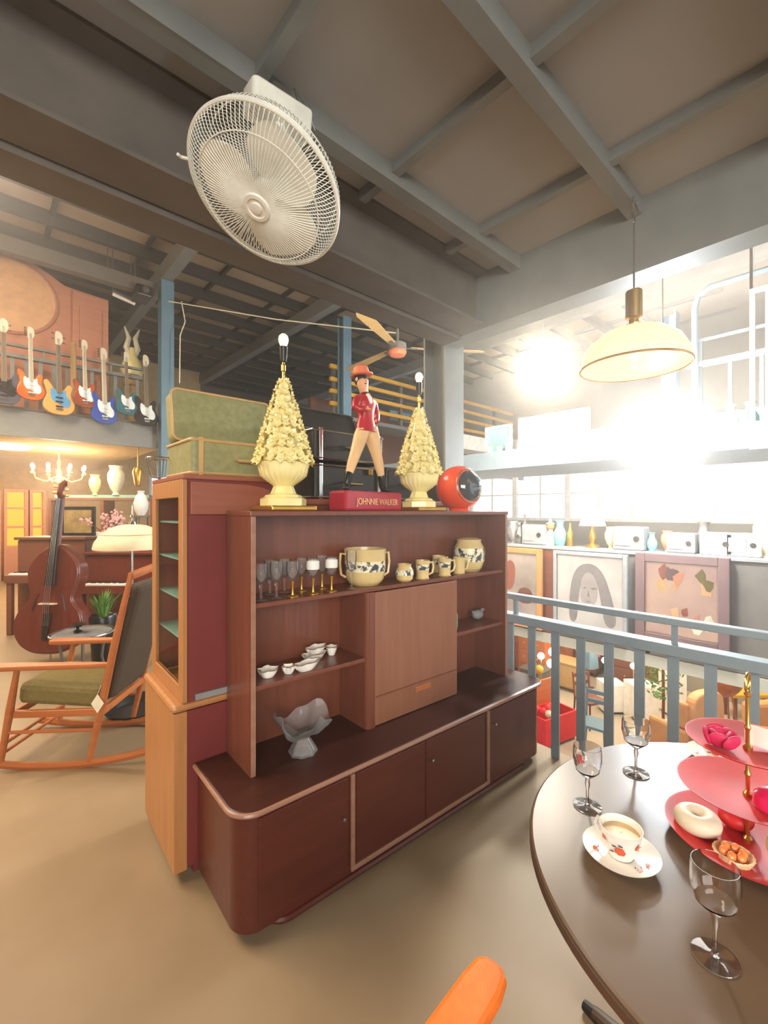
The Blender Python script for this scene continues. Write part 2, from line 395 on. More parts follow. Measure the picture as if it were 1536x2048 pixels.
obj('hanger', G().box(0.25, -0.01, 1.29, 0.27, 0.01, 3.84), 'silver', t); obj('hanger', G().box(0.0, -0.01, 1.29, 0.02, 0.01, 3.84), 'silver', t)
# ---- storey block behind with yellow rails
g = G(); g.box(5.3, 8.2, 2.6, 14, 8.3, 4.0); struct('wall_block', g, 'walnut')
g = G(); g.box(5.0, 7.4, 3.42, 14, 12, 3.5); struct('floor_block', g, 'steel')
t = thing('yellow_barrier', 'yellow four-bar barrier behind the smaller flower lamp', 'barrier', (5.0, 7.35, 3.5))
for z in (0.20, 0.45, 0.69, 0.95): obj('bar', G().box(0.2, -0.03, z-0.045, 6.9, 0.03, z+0.03), 'yellow', t)
for x in (0.3, 2.2, 4.1, 6.0): obj('post', G().box(x, 0.03, 0, x+0.08, 0.1, 1.0), 'steeld', t)
o = obj('shop_banner', G().box(0, 0, 0, 0.62, 0.03, 0.22), 'steelb', loc=(6.95, 7.45, 3.62)); tag(o, 'small plain blue board behind the yellow barrier bars', 'board')
o = obj('awning', G().box(0, 0, 0, 3.2, 0.62, 0.36), 'white', loc=(7.6, 6.8, 3.06)); tag(o, 'white box awning below the yellow barrier', 'awning')
# ================================================================ SIDEBOARD WITH HUTCH
C0 = W(-.488, 1.496); CR = CA+math.atan2(.643, .766)
CL, ZS, ZT = 1.90, 0.475, 1.505
cab = thing('display_sideboard', 'dark red-brown sideboard with open-shelved hutch, round-cornered base in the centre', 'sideboard', (C0.x, C0.y, 0), CR)
CM = Matrix.Translation((C0.x, C0.y, 0)) @ Euler((0, 0, CR)).to_matrix().to_4x4()
def L(s, off, z=0): return CM @ Vector((s, off, z))
def s_of(px, off):
    r = (px-768)/FPX; ax, ay = -.488-.643*off, 1.496+.766*off
    return (r*ay-ax)/(.766-.643*r)
DP = 0.425; HO = 0.185
ol = rrect(0, 0, CL, DP, 0.085, (1, 1, 0, 0)); ol2 = rrect(-0.012, -0.014, CL+0.012, DP, 0.09, (1, 1, 0, 0))
obj('carcass', G().prism(rrect(0, 0, CL, DP, 0.085, (1, 1, 0, 0), 10), 0.045, ZS-0.02, smooth=True), 'mahog', cab)
obj('worktop', G().prism(rrect(-0.012, -0.014, CL+0.012, DP, 0.09, (1, 1, 0, 0), 10), ZS-0.02, ZS), 'mahogd', cab, bevel=0.006)
g = G(); pts = [(p[0], p[1], ZS-0.010) for p in rrect(-0.013, -0.015, CL+0.013, DP+0.02, 0.09, (1, 1, 0, 0), 10)]
st = [p for p in pts if p[1] < DP-0.01]; st = sorted(st, key=lambda p: 0)
i0 = max(range(len(pts)), key=lambda i: (pts[i][1] > DP, -pts[i][0])); 
order = [(-0.013, DP, ZS-0.01)]+[(0.077-0.09*math.cos(rad(a)), 0.075-0.09*math.sin(rad(a)), ZS-0.01) for a in range(0, 91, 10)]+[(CL+0.013-0.09+0.09*math.sin(rad(a)), 0.075-0.09*math.cos(rad(a)), ZS-0.01) for a in range(0, 91, 10)]+[(CL+0.013, DP, ZS-0.01)]
o = obj('worktop_edge', G().tube(order, 0.0095, 8), 'lip', cab); o['label'] = 'worn lighter rounded edge of the worktop'
obj('plinth', G().prism(rrect(0.13, 0.012, CL-0.12, DP-0.02, 0.07, (1, 1, 0, 0)), 0.0, 0.05), 'mahogd', cab, bevel=0.008)
obj('plinth_molding', G().tube([(0.13, 0.3, 0.022)]+[(0.20-0.07*math.cos(rad(a)), 0.082-0.07*math.sin(rad(a)), 0.022) for a in range(0, 91, 15)]+[(CL-0.2, 0.012, 0.022)], 0.016, 8), 'mahog', cab)
# sliding door field in a raised frame
fx0, fx1 = s_of(700, 0), s_of(972, 0)
fm = s_of(850, 0)
for k, (a, b) in enumerate(((0.07, fx0-0.012), (fx0+0.028, fm-0.003), (fm+0.003, fx1-0.012), (fx1+0.026, CL-0.08))):
    d = obj('door', G().box(a, -0.006, 0.075, b, 0.004, ZS-0.035), 'mahog', cab, bevel=0.003)
    if k < 3:
        px = (685, 862, 988)[k]
kn = None
for px, z in ((685, .292), (862, .345), (988, .365)):
    s = s_of(px, -0.01)
    if kn is None: kn = obj('knob', G().lathe([(0.0, -0.001), (0.0045, 0.002), (0.0035, 0.008), (0.008, 0.014), (0.007, 0.02), (0.0, 0.022)], 12), 'silver', cab, loc=(s, -0.006, z), rot=(rad(90), 0, 0))
    else: share('knob', kn, cab, (s, -0.006, z), (rad(90), 0, 0))
g = G(); b0 = 0.055
g.box(fx0, -0.012, b0, fx1+0.022, 0.0, b0+0.02); g.box(fx1, -0.012, b0+0.02, fx1+0.022, 0.0, ZS-0.03); g.box(fx0, -0.012, b0+0.02, fx0+0.02, 0.0, ZS-0.03)
obj('door_molding', g, 'lip', cab, bevel=0.004)
# hutch carcass
x0, x1 = 0.12, 1.80; T = 0.022
obj('side_panel', G().box(x0, HO, ZS, x0+T, DP, ZT-T), 'mahogv', cab); obj('side_panel', G().box(x1-T, HO, ZS, x1, DP, ZT-T), 'mahogv', cab)
obj('edge_bead', G().box(x0+0.001, HO-0.005, ZS, x0+T-0.001, HO, ZT-T), 'lip', cab, bevel=0.003); obj('edge_bead', G().box(x1-T+0.001, HO-0.005, ZS, x1-0.001, HO, ZT-T), 'lip', cab, bevel=0.003)
obj('top_board', G().box(x0-0.004, HO-0.008, ZT-T, x1+0.004, DP, ZT), 'mahogv', cab, bevel=0.004)
obj('back_panel', G().box(x0+T, DP-0.012, ZS, x1-T, DP-0.002, ZT-T), 'mahogv', cab)
cx0, cx1 = 0.69, 1.335
SZ1, SZ2 = 1.14, 0.815
for nm, a, b, z in (('shelf', x0+T, x1-T, SZ1), ('shelf', x0+T, cx0, SZ2), ('shelf', cx1, x1-T, SZ2)):
    obj(nm, G().box(a, HO+0.012, z-0.02, b, DP-0.013, z), 'mahogv', cab, bevel=0.004)
# centre cupboard: rounded left cheek, flat door
obj('cupboard_cheek', G().prism(rrect(cx0, HO+0.004, cx0+0.05, DP-0.013, 0.024, (1, 0, 0, 0), 8), ZS, SZ1-0.021, smooth=True), 'mahogv', cab)
obj('cupboard_cheek', G().box(cx1-0.02, HO+0.014, ZS, cx1-0.001, DP-0.013, SZ1-0.021), 'mahogv', cab)
dr = obj('door', G().box(cx0+0.052, HO+0.006, ZS+0.004, cx1-0.001, HO+0.022, SZ1-0.024), 'doorw', cab, bevel=0.003)
obj('finger_pull', G().box(cx1-0.33, HO-0.001, ZS+0.095, cx1-0.22, HO+0.008, ZS+0.125), 'teak', dr, bevel=0.004)
obj('door_rail', G().box(cx0+0.056, HO+0.001, ZS+0.14, cx1-0.004, HO+0.005, ZS+0.146), 'mahogv', dr)
# ================================================================ CABINETS BEHIND
t = thing('glass_cabinet', 'honey-coloured cabinet with glazed door and dark maroon side, left of the sideboard', 'cabinet', tuple(L(-0.055, 0.45)), CR)
w = 0.40; D2 = 0.50
obj('base_carcass', G().box(0.02, 0, 0.05, w, D2, 0.685), 'maroon', t)
b = obj('base_door', G().prism([(0.0, 0.04), (0.0, 0.685), (0.049, 0.685), (0.049, 0.04)], 0, D2, M=rmat(0, 0, 0) @ Matrix(((1, 0, 0, -0.03), (0, 0, 1, 0), (0, 1, 0, 0), (0, 0, 0, 1)))), 'oak', t)
obj('base_top', G().box(-0.04, -0.004, 0.686, w, D2, 0.719), 'oak', t, bevel=0.018)
obj('foot', G().prism([(0, 0), (0.05, 0), (0.09, 0.05), (0, 0.05)], 0, 0.03, M=XZ @ Matrix.Translation((0.05, 0, -0.05))), 'maroon', t)
obj('foot', G().prism([(0, 0), (0.05, 0), (0.09, 0.05), (0, 0.05)], 0, 0.03, M=XZ @ Matrix.Translation((0.05, 0, -D2+0.01))), 'maroon', t)
zb, zt = 0.72, 1.635
for y in (0, D2-0.055): obj('door_stile', G().box(0.0, y, zb, 0.022, y+0.055, zt), 'oak', t, bevel=0.004)
obj('door_rail', G().box(0.0, 0.055, zt-0.075, 0.022, D2-0.055, zt), 'oak', t, bevel=0.003); obj('door_rail', G().box(0.0, 0.055, zb, 0.022, D2-0.055, zb+0.06), 'oak', t, bevel=0.003)
obj('door_pane', G().box(0.008, 0.056, zb+0.06, 0.012, D2-0.056, zt-0.075), 'pane', t)
obj('side_panel', G().box(0.023, 0, zb, w, 0.016, zt), 'maroon', t); obj('side_panel', G().box(0.023, D2-0.016, zb, w, D2, zt), 'maroon', t)
obj('back_panel', G().box(w-0.012, 0.017, zb, w, D2-0.017, zt), 'paleteal', t)
obj('cabinet_top', G().box(0, -0.012, zt, w, D2, zt+0.02), 'redwood', t, bevel=0.004)
for z in (0.95, 1.12, 1.29, 1.45): obj('glass_shelf', G().box(0.03, 0.018, z, w-0.014, D2-0.018, z+0.008), 'paleteal', t)
# crown piece on the right of it, profiled end
prof = [(0, 1.49), (0.25, 1.49), (0.265, 1.505), (0.27, 1.52), (0.31, 1.53), (0.315, 1.55), (0.35, 1.56), (0.36, 1.575), (0.358, 1.59), (0.34, 1.60), (0.30, 1.612), (0.24, 1.62), (0.0, 1.625)]
obj('crown_board', G().prism([(p[0]+0.03, p[1]) for p in prof], 0, 0.02, M=XZ @ Matrix.Translation((0, 0, 0.0))), 'redwood', t, bevel=0.002)
obj('side_rail', G().box(0.05, -0.012, 0.725, 0.26, -0.001, 0.75), 'grey', t)
for k, (yy, z, h) in enumerate(((0.12, 1.458, .07), (0.3, 1.458, .06), (0.2, 1.298, .08), (0.36, 1.298, .06), (0.15, 1.128, .07), (0.3, 1.128, .09))):
    p = L(-0.055+0.15, 0.44+yy)
    o = obj('cup', G().lathe([(0.001, 0), (0.02, 0), (0.028, h*.4), (0.032, h), (0.029, h), (0.025, h*.45), (0.001, 0.01)], 12), 'porc', loc=(p.x, p.y, z))
    tag(o, ('small white cup, nearer of the two on the top glass shelf', 'small white cup, farther of the two on the top glass shelf', 'small white cup, nearer on the second glass shelf', 'small white cup, farther on the second glass shelf', 'small white cup, nearer on the third glass shelf', 'taller white cup, farther on the third glass shelf')[k], 'cup', 'white cups inside the glazed cabinet')
t = thing('low_cupboard', 'plain red-brown cupboard standing behind the hutch under the suitcases', 'cupboard', tuple(L(0.375, 0.46)), CR)
obj('body', G().box(0, 0, 0, 1.18, 0.5, 1.535), 'walnut', t); obj('top', G().box(-0.02, -0.012, 1.535, 1.2, 0.5, 1.565), 'redwood', t, bevel=0.008)
# ================================================================ ON TOP OF THE CABINETS
def suitcase(lab, p, rz, w, d, h, mt, trim, lid=0, lidmt=None, ang=-8, corner=True):
    t = thing('suitcase', lab, 'suitcase', p, rz)
    obj('case_body', G().prism(rrect(-w/2, -d/2, w/2, d/2, 0.02), 0, h), mt, t, bevel=0.008)
    for z in (0.012, h-0.012): obj('trim_band', G().tube([(x, y, z) for x, y in rrect(-w/2-.002, -d/2-.002, w/2+.002, d/2+.002, 0.022)], 0.006, 6, closed=True), trim, t)
    if corner:
        for x in (-w/2+0.03, w/2-0.05): obj('corner_strap', G().box(x, -d/2-0.006, 0.0, x+0.02, -d/2+0.001, h), trim, t, bevel=0.002)
    obj('handle', G().tube([(-0.06, -d/2, h*.5), (-0.055, -d/2-0.03, h*.5-.01), (0.055, -d/2-0.03, h*.5-.01), (0.06, -d/2, h*.5)], 0.007, 6), trim, t)
    obj('latch', G().box(w*.25, -d/2-0.008, h-0.045, w*.25+0.03, -d/2, h-0.01), 'gold', t, bevel=0.002)
    if lid:
        M_ = rmat(ang, 0, 0, (0, d/2-0.02, h))
        obj('open_lid', G().prism(rrect(-w/2, 0, w/2, lid, 0.03), 0, 0.09, M=M_ @ XZ), lidmt or mt, t, bevel=0.006)
        obj('lid_trim', G().tube([M_ @ Vector((x, -0.09, y)) for x, y in rrect(-w/2-.002, 0, w/2+.002, lid, 0.032)], 0.006, 6, closed=True), trim, t)
    return t
suitcase('green patterned suitcase with gold trim, lid standing open, left of the larger flower lamp', tuple(L(0.24, 0.68, 1.656)), CR+rad(2), 0.50, 0.34, 0.165, 'green', 'tan', lid=0.25, lidmt='green', ang=-10)
for k, (z, h, lab, ld) in enumerate(((1.566, 0.19, 'black instrument case at the bottom of the dark stack behind the figurine', 0), (1.77, 0.17, 'black instrument case in the middle of the stack, with lifted lid, behind the figurine', 0.14))):
    suitcase(lab, tuple(L(0.84, 0.70, z)), CR+rad(2), 0.48, 0.34, h, 'black', 'silver', lid=ld, ang=-25)
suitcase('black case right of the dark stack, behind the legs of the figurine', tuple(L(1.29, 0.70, 1.566)), CR-rad(3), 0.34, 0.32, 0.20, 'black', 'silver', corner=False)
# white cups, ball ornament behind the green case
t = thing('wire_basket', 'small wire basket at the left end of the cabinet top', 'basket', tuple(L(-0.04, 0.86, 1.656)), 0)
obj('rim', G().tube([(0.06*math.cos(a*math.pi/8), 0.06*math.sin(a*math.pi/8), 0.1) for a in range(16)], 0.004, 6, closed=True), 'silver', t)
for a in range(8):
    c, s_ = math.cos(a*math.pi/4), math.sin(a*math.pi/4); obj('wire', G().tube([(0, 0, 0.003), (0.04*c, 0.04*s_, 0.01), (0.06*c, 0.06*s_, 0.1)], 0.002, 4), 'silver', t)
# flower-cone lamps
def flower_lamp(lab, p, rz):
    t = thing('flower_lamp', lab, 'lamp', p, rz, None)
    bs = obj('base', G().box(-0.105, -0.105, 0, 0.105, 0.105, 0.022), 'gold', t, bevel=0.006)
    obj('urn_foot', G().lathe([(0.098, 0.022), (0.098, 0.05), (0.09, 0.056), (0.08, 0.06), (0.078, 0.066), (0.055, 0.075), (0.045, 0.1), (0.042, 0.108)], 8, M=rmat(rz=22.5)), 'cream', t)
    flute = lambda a, z: 1+0.035*math.cos(a*24)*max(0, 1-abs(z-0.15)/0.045)
    obj('urn', G().lathe([(0.042, 0.105), (0.05, 0.112), (0.075, 0.13), (0.096, 0.15), (0.104, 0.175), (0.106, 0.185), (0.11, 0.195), (0.112, 0.205), (0.1, 0.21), (0.001, 0.215)], 96, wob=flute), 'cream', t)
    obj('cone_core', G().lathe([(0.09, 0.205), (0.075, 0.27), (0.05, 0.38), (0.03, 0.5), (0.015, 0.565), (0.001, 0.57)], 16), 'cream', t)
    rr = random.Random(5); g = G(); fl = []
    for j in range(13):
        u = j/12; z = 0.215+u*0.34; R = 0.098*(1-u)**0.9+0.018; n = max(5, int(2*math.pi*R/0.032))
        for i in range(n):
            a = 2*math.pi*(i+0.5*(j % 2))/n+rr.uniform(-.15, .15); q = 0.024*(1-0.35*u)*rr.uniform(.85, 1.15)
            Mf = Matrix.Translation((R*math.cos(a), R*math.sin(a), z+rr.uniform(-.006, .006))) @ Euler((0, rad(75+rr.uniform(-15, 15)), a), 'XYZ').to_matrix().to_4x4()
            g = G()
            for k in range(5):       # five cupped petals and a bud
                b = 2*math.pi*k/5+rr.uniform(-.1, .1); c, s_ = math.cos(b), math.sin(b); cx, cy = -s_, c
                P = [(0, 0, 0), (q*.55*c+q*.42*cx, q*.55*s_+q*.42*cy, q*.30), (q*1.05*c, q*1.05*s_, q*.62), (q*.55*c-q*.42*cx, q*.55*s_-q*.42*cy, q*.30), (q*.6*c, q*.6*s_, q*.08)]
                g.add(P, [(0, 1, 4), (1, 2, 4), (2, 3, 4), (3, 0, 4)], True, Mf)
            g.sph((0, 0, q*.25), q*.3, 6, 4, M=Mf)
            fl.append(obj('flower', g, 'cream', t, sharp=80))
    obj('stem', G().lathe([(0.006, 0.565), (0.006, 0.6), (0.010, 0.605), (0.010, 0.63), (0.006, 0.635), (0.005, 0.66)], 10), 'brass', t)
    obj('socket', G().lathe([(0.001, 0.64), (0.013, 0.645), (0.015, 0.66), (0.018, 0.70), (0.019, 0.708), (0.001, 0.709)], 14), 'blk', t)
    obj('bulb', G().lathe([(0.012, 0.705), (0.014, 0.712), (0.021, 0.73), (0.0225, 0.742), (0.019, 0.756), (0.010, 0.765), (0.0005, 0.767)], 18), 'bulbw', t)
    return t
fl1 = flower_lamp('larger-looking left cream table lamp shaped as a flower cone in an urn', tuple(L(s_of(567, .295), .295, ZT)), CR)
flower_count = len(fl1.children)
dup(fl1, tuple(L(s_of(838, .30), .30, ZT)), CR, 'right cream flower-cone table lamp between the figurine and the orange television')
# round orange television
p = L(s_of(918, .30), .30, ZT); t = thing('round_television', 'orange spherical television with dark round visor at the right end of the hutch top', 'television', tuple(p), CA)
obj('shell', G().sph((0, 0, 0.137), 0.135, 40, 24, (1, 1, 1)), 'orange', t)
vd = Vector((0.50, -0.86, 0.12)).normalized(); Mv = Vector((0, 0, 0.137)).to_track_quat if False else None
q = vd.to_track_quat('Z', 'Y').to_matrix().to_4x4(); MV = Matrix.Translation((0, 0, 0.137)) @ q
obj('visor', G().lathe([(0.092, 0.096), (0.085, 0.108), (0.06, 0.125), (0.03, 0.134), (0.0005, 0.137)], 32, M=MV), 'smoke', t)
obj('visor_rim', G().tube([MV @ Vector((0.096*math.cos(a*math.pi/20), 0.096*math.sin(a*math.pi/20), 0.095)) for a in range(40)], 0.004, 8, closed=True), 'silver', t)
obj('stand_ring', G().lathe([(0.06, 0), (0.062, 0.012), (0.05, 0.02)], 24), 'orange', t)
# ---------------------------------------------------------------- figurine (plain generic walking man on red plinth)
def skin_body(name, joints, edges, mt, parent, sub=2, root=0):
    me = bpy.data.meshes.new(name); me.from_pydata([j[:3] for j in joints], edges, [])
    o = bpy.data.objects.new(name, me); sc.collection.objects.link(o); o.parent = parent
    s_ = o.modifiers.new('skin', 'SKIN'); s_.use_smooth_shade = True
    for i, j in enumerate(joints):
        sv = me.skin_vertices[0].data[i]; sv.radius = (j[3], j[4] if len(j) > 4 else j[3]); sv.use_root = (i == root)
    u = o.modifiers.new('sub', 'SUBSURF'); u.levels = sub; u.render_levels = sub
    me.materials.append(MT[mt]); return o
pl = L(s_of(731, .30), .30, ZT)
t = thing('figurine', 'painted statuette of a walking man in red jacket on a red lettered plinth', 'statue', tuple(pl), CR+rad(10))
pb = obj('plinth', G().prism([(-0.215, -0.075), (0.20, -0.075), (0.215, -0.04), (0.215, 0.06), (-0.19, 0.06), (-0.215, 0.03)], 0, 0.095), 'redbase', t, bevel=0.012)
fc = bpy.data.curves.new('lettering', 'FONT'); fc.body = 'JOHNNIE WALKER'; fc.size = 0.044; fc.extrude = 0.001; fc.align_x = 'CENTER'; fc.space_character = 1.02
f0 = bpy.data.objects.new('lettering_curve', fc); sc.collection.objects.link(f0); bpy.context.view_layer.update()
fm_ = bpy.data.meshes.new_from_object(f0.evaluated_get(bpy.context.evaluated_depsgraph_get())); bpy.data.objects.remove(f0)
fo = bpy.data.objects.new('lettering', fm_); sc.collection.objects.link(fo); fo.parent = t; fo.location = (0.01, -0.0765, 0.03); fo.rotation_euler = (rad(90), 0, 0); fm_.materials.clear(); fm_.materials.append(MT['buff']); fo.scale = (0.82, 1, 1)
H0 = 0.095
def fz(lst): return [(a[0], a[1], a[2]+H0)+tuple(a[3:]) for a in lst]
body = fz([(0.012, 0, .345, .03), (0.008, 0, .40, .03), (0.0, 0, .445, .035), (-.004, 0, .475, .022), (-.012, 0, .497, .017), (-.026, -.004, .530, .034), (-.03, -.004, .565, .032),
           (-.045, 0, .462, .014), (-.092, -.02, .408, .013), (-.060, -.052, .396, .011),
           (.052, 0, .462, .014), (.094, .013, .405, .013), (.062, -.011, .357, .011)])
bd = skin_body('body', body, [(0, 1), (1, 2), (2, 3), (3, 4), (4, 5), (5, 6), (2, 7), (7, 8), (8, 9), (2, 10), (10, 11), (11, 12)], 'skin', t)
El = Matrix.Diagonal((1, .72, 1, 1))
jg = G(); jg.lathe([(.060, .300), (.056, .33), (.046, .365), (.050, .40), (.058, .44), (.050, .467), (.030, .482), (.020, .490), (.017, .488)], 24, c=(0, 0, H0), M=Matrix.Translation((.004, 0, 0)) @ El, caps=False)
jk = obj('jacket', jg, 'redcoat', t, sharp=80)
obj('sleeve', G().tube([(-.036, 0, .462+H0), (-.062, -.002, .448+H0), (-.082, -.012, .425+H0), (-.096, -.022, .402+H0), (-.084, -.040, .392+H0), (-.064, -.052, .396+H0)], [.020, .023, .021, .0195, .018, .016], 12), 'redcoat', jk)
obj('sleeve', G().tube([(.042, 0, .462+H0), (.068, .006, .445+H0), (.088, .014, .418+H0), (.096, .014, .398+H0), (.084, .002, .376+H0), (.068, -.010, .360+H0)], [.020, .023, .021, .0195, .018, .016], 12), 'redcoat', jk)
obj('coat_hem', G().tube([(.004+.060*math.cos(a*math.pi/12), .0432*math.sin(a*math.pi/12), .301+H0) for a in range(24)], .0035, 6, closed=True), 'redcoat', jk)
tg = G(); tg.sph((.010, 0, .312+H0), .048, 20, 12, (1, .66, .7))
tg.tube([(-.010, 0, .325+H0), (-.035, 0, .27+H0), (-.070, 0, .19+H0), (-.098, 0, .13+H0), (-.116, 0, .085+H0)], [.034, .036, .028, .024, .019], 14)
tg.tube([(.032, 0, .325+H0), (.056, 0, .27+H0), (.086, 0, .19+H0), (.108, 0, .13+H0), (.120, 0, .09+H0)], [.040, .038, .028, .024, .019], 14)
obj('trousers', tg, 'buff', t, sharp=80)
for sx, pts in ((-1, [(-.111, 0, .10, .024), (-.132, 0, .04, .02), (-.140, 0, .016, .018), (-.162, -.03, .013, .014), (-.173, -.042, .012, .011)]), (1, [(.118, 0, .105, .024), (.132, 0, .04, .02), (.137, 0, .017, .019), (.127, -.035, .014, .015), (.123, -.055, .012, .012)])):
    skin_body('boot', fz(pts), [(0, 1), (1, 2), (2, 3), (3, 4)], 'blk', t)
skin_body('shirt_front', fz([(-.012, -.020, .484, .012), (-.010, -.038, .458, .012), (-.004, -.040, .43, .009)]), [(0, 1), (1, 2)], 'white', t, 1)
for hx, hy, hz, dx in ((-.058, -.052, .395, 1), (.058, -.01, .355, -1)):      # hands with fingers
    for k in range(4):
        yy = (k-1.5)*.0052
        skin_body('finger', fz([(hx, hy+yy, hz, .0045), (hx+dx*.012, hy-.006+yy, hz+.004-k*.001, .004), (hx+dx*.020, hy-.008+yy, hz-.003, .0034)]), [(0, 1), (1, 2)], 'skin', t, 1)
    skin_body('thumb', fz([(hx, hy-.008, hz+.004, .005), (hx+dx*.006, hy-.014, hz+.014, .0042)]), [(0, 1)], 'skin', t, 1)
hz = H0+.548
hr = obj('hair', G().sph((-.022, .008, hz+.006), .037, 16, 10, (1, .95, 1.0)), 'hair', t)
for sx in (-1, 1):
    obj('eye', G().sph((-.034+sx*.012, -.0365, hz+.004), .0042, 8, 6), 'blk', t); obj('ear', G().sph((-.028+sx*.036, .0, hz), .008, 8, 6, (.5, 1, 1.3)), 'skin', t)
obj('nose', G().sph((-.036, -.041, hz-.006), .0062, 8, 6, (.8, 1, 1.4)), 'skin', t); obj('mouth', G().sph((-.035, -.034, hz-.021), .008, 8, 6, (1.2, .5, .3)), 'redcoat', t)
obj('hat', G().lathe([(0.001, 0.0), (.054, -.002), (.058, .003), (.054, .006), (.039, .005), (.040, .02), (.036, .038), (.022, .049), (.001, .052)], 24, M=rmat(-6, -6, 0, (-.028, .0, hz+.026))), 'coral', t)
# ================================================================ ON THE SHELVES
def goblet(lab, p, stem, h=0.155, rb=0.030, frostb=False, grp=None):
    t = thing('goblet', lab, 'glass', p, 0, grp)
    hs = h*0.45
    obj('bowl', G().lathe([(0.001, hs), (rb*.55, hs+.008), (rb*.9, hs+h*.2), (rb, h*.8), (rb*.93, h), (rb*.88, h), (rb*.94, h*.8), (rb*.84, hs+h*.2), (rb*.5, hs+.013), (0.001, hs+.006)], 20), 'glass', t)
    if frostb: obj('frosted_band', G().lathe([(rb*.985, h*.70), (rb*1.02, h*.80), (rb*.975, h*.94)], 20, caps=False), 'white', t)
    obj('stem', G().lathe([(0.008, 0.006), (0.005, hs*.3), (0.0055, hs*.7), (0.008, hs)], 12), stem, t)
    obj('foot', G().lathe([(0.001, 0), (rb*.9, 0), (rb*.9, .003), (0.010, .008), (0.001, .009)], 20), stem, t)
    return t
gs = [(522, .235, 'glass', .15, 0, 'clear stemmed glass at the left end of the row under the hutch top'),
      (540, .33, 'glass', .15, 0, 'clear glass behind the first stemmed glass at the left end'),
      (553, .235, 'glass', .155, 0, 'clear wine glass second from the left in the front row'),
      (569, .34, 'glass', .15, 0, 'clear glass in the back row behind the second wine glass'),
      (585, .235, 'gold', .15, 0, 'gold-stemmed goblet with plain bowl, third from the left in front'),
      (603, .33, 'gold', .15, 0, 'gold-stemmed goblet in the back row, left of the frosted goblets'),
      (626, .235, 'gold', .155, 1, 'frosted gold-stemmed goblet, left of the two in front'),
      (644, .33, 'gold', .155, 0, 'gold-stemmed goblet in the back row behind the frosted goblets'),
      (663, .235, 'gold', .155, 1, 'frosted gold-stemmed goblet, right of the two, beside the tall clear glass')]
for px, off, st, h, fr, lab in gs:
    goblet(lab, tuple(L(s_of(px, off), off, SZ1+0.001)), st, h, 0.028, fr, 'stemmed glasses on the top hutch shelf')
goblet('tall narrow clear glass just left of the large decorated bowl', tuple(L(s_of(703, .22), .22, SZ1+0.001)), 'glass', .18, .024, 0, 'stemmed glasses on the top hutch shelf')
def stein(name, lab, cat, px, off, prof, handle=0, hr=None, lid=False, n=32, grp=None):
    t = thing(name, lab, cat, tuple(L(s_of(px, off), off, SZ1+0.001)), CR-rad(20), grp)
    h = prof[-1][1]; R = max(p[0] for p in prof); inn = [(p[0]-.006, max(p[1], .008)) for p in reversed(prof)]+[(0.001, .008)]
    obj('body', G().lathe([(0.001, 0)]+prof+inn, n), 'stein', t)
    mid = [p for p in prof if h*.22 <= p[1] <= h*.82]
    obj('painted_frieze', G().lathe([(p[0]+.0012, p[1]) for p in mid], n, caps=False), 'steinfig', t)
    obj('base_band', G().lathe([(prof[0][0]+.002, 0.002), (prof[0][0]+.004, h*.04), (prof[1][0]+.003, h*.07)], n, caps=False), 'steinband', t)
    if handle:
        for s_ in ((1,) if handle == 1 else (-1, 1)):
            obj('handle', G().tube([(s_*(R*.93+.0), 0, h*.85), (s_*(R+hr*.8), 0, h*.88), (s_*(R+hr), 0, h*.6), (s_*(R+hr*.7), 0, h*.3), (s_*(R*.93), 0, h*.22)], 0.0065, 8), 'stein', t)
    if lid: obj('lid', G().lathe([(prof[-1][0]+.004, h), (prof[-1][0]+.004, h+.006), (prof[-1][0]*.7, h+.016), (0.001, h+.02)], n), 'stein', t)
    return t
stein('punch_bowl', 'large cream stoneware punch bowl with painted figures and two handles', 'bowl', 730, .30, [(.068, 0), (.082, .012), (.094, .03), (.1, .07), (.102, .12), (.103, .15), (.106, .17), (.107, .178)], 2, .022)
stein('small_pot', 'small round stoneware pot with painted frieze beside the large bowl', 'pot', 809, .24, [(.030, 0), (.042, .012), (.046, .035), (.044, .06), (.034, .078), (.037, .09)])
stein('mug', 'stoneware mug with painted frieze, leftmost and nearest of the small mugs', 'mug', 845, .24, [(.034, 0), (.033, .015), (.034, .05), (.036, .08), (.039, .10)], 1, .026)
stein('mug', 'stoneware mug behind the leftmost small mug', 'mug', 877, .36, [(.034, 0), (.033, .015), (.034, .05), (.036, .08), (.039, .10)], 1, .024)
stein('mug', 'stoneware mug with ring handle, middle of the small mugs', 'mug', 889, .24, [(.034, 0), (.033, .015), (.034, .05), (.036, .08), (.038, .098)], 1, .028)
stein('mug', 'small stoneware mug partly in front of the lidded jar', 'mug', 918, .25, [(.033, 0), (.033, .015), (.034, .05), (.035, .08), (.036, .095)], 1, .024)
stein('lidded_jar', 'tall bulging stoneware jar with painted figures at the right end of the top shelf', 'jar', 938, .304, [(.062, 0), (.078, .02), (.092, .06), (.096, .10), (.092, .14), (.076, .17), (.072, .185)], 0, None, True)
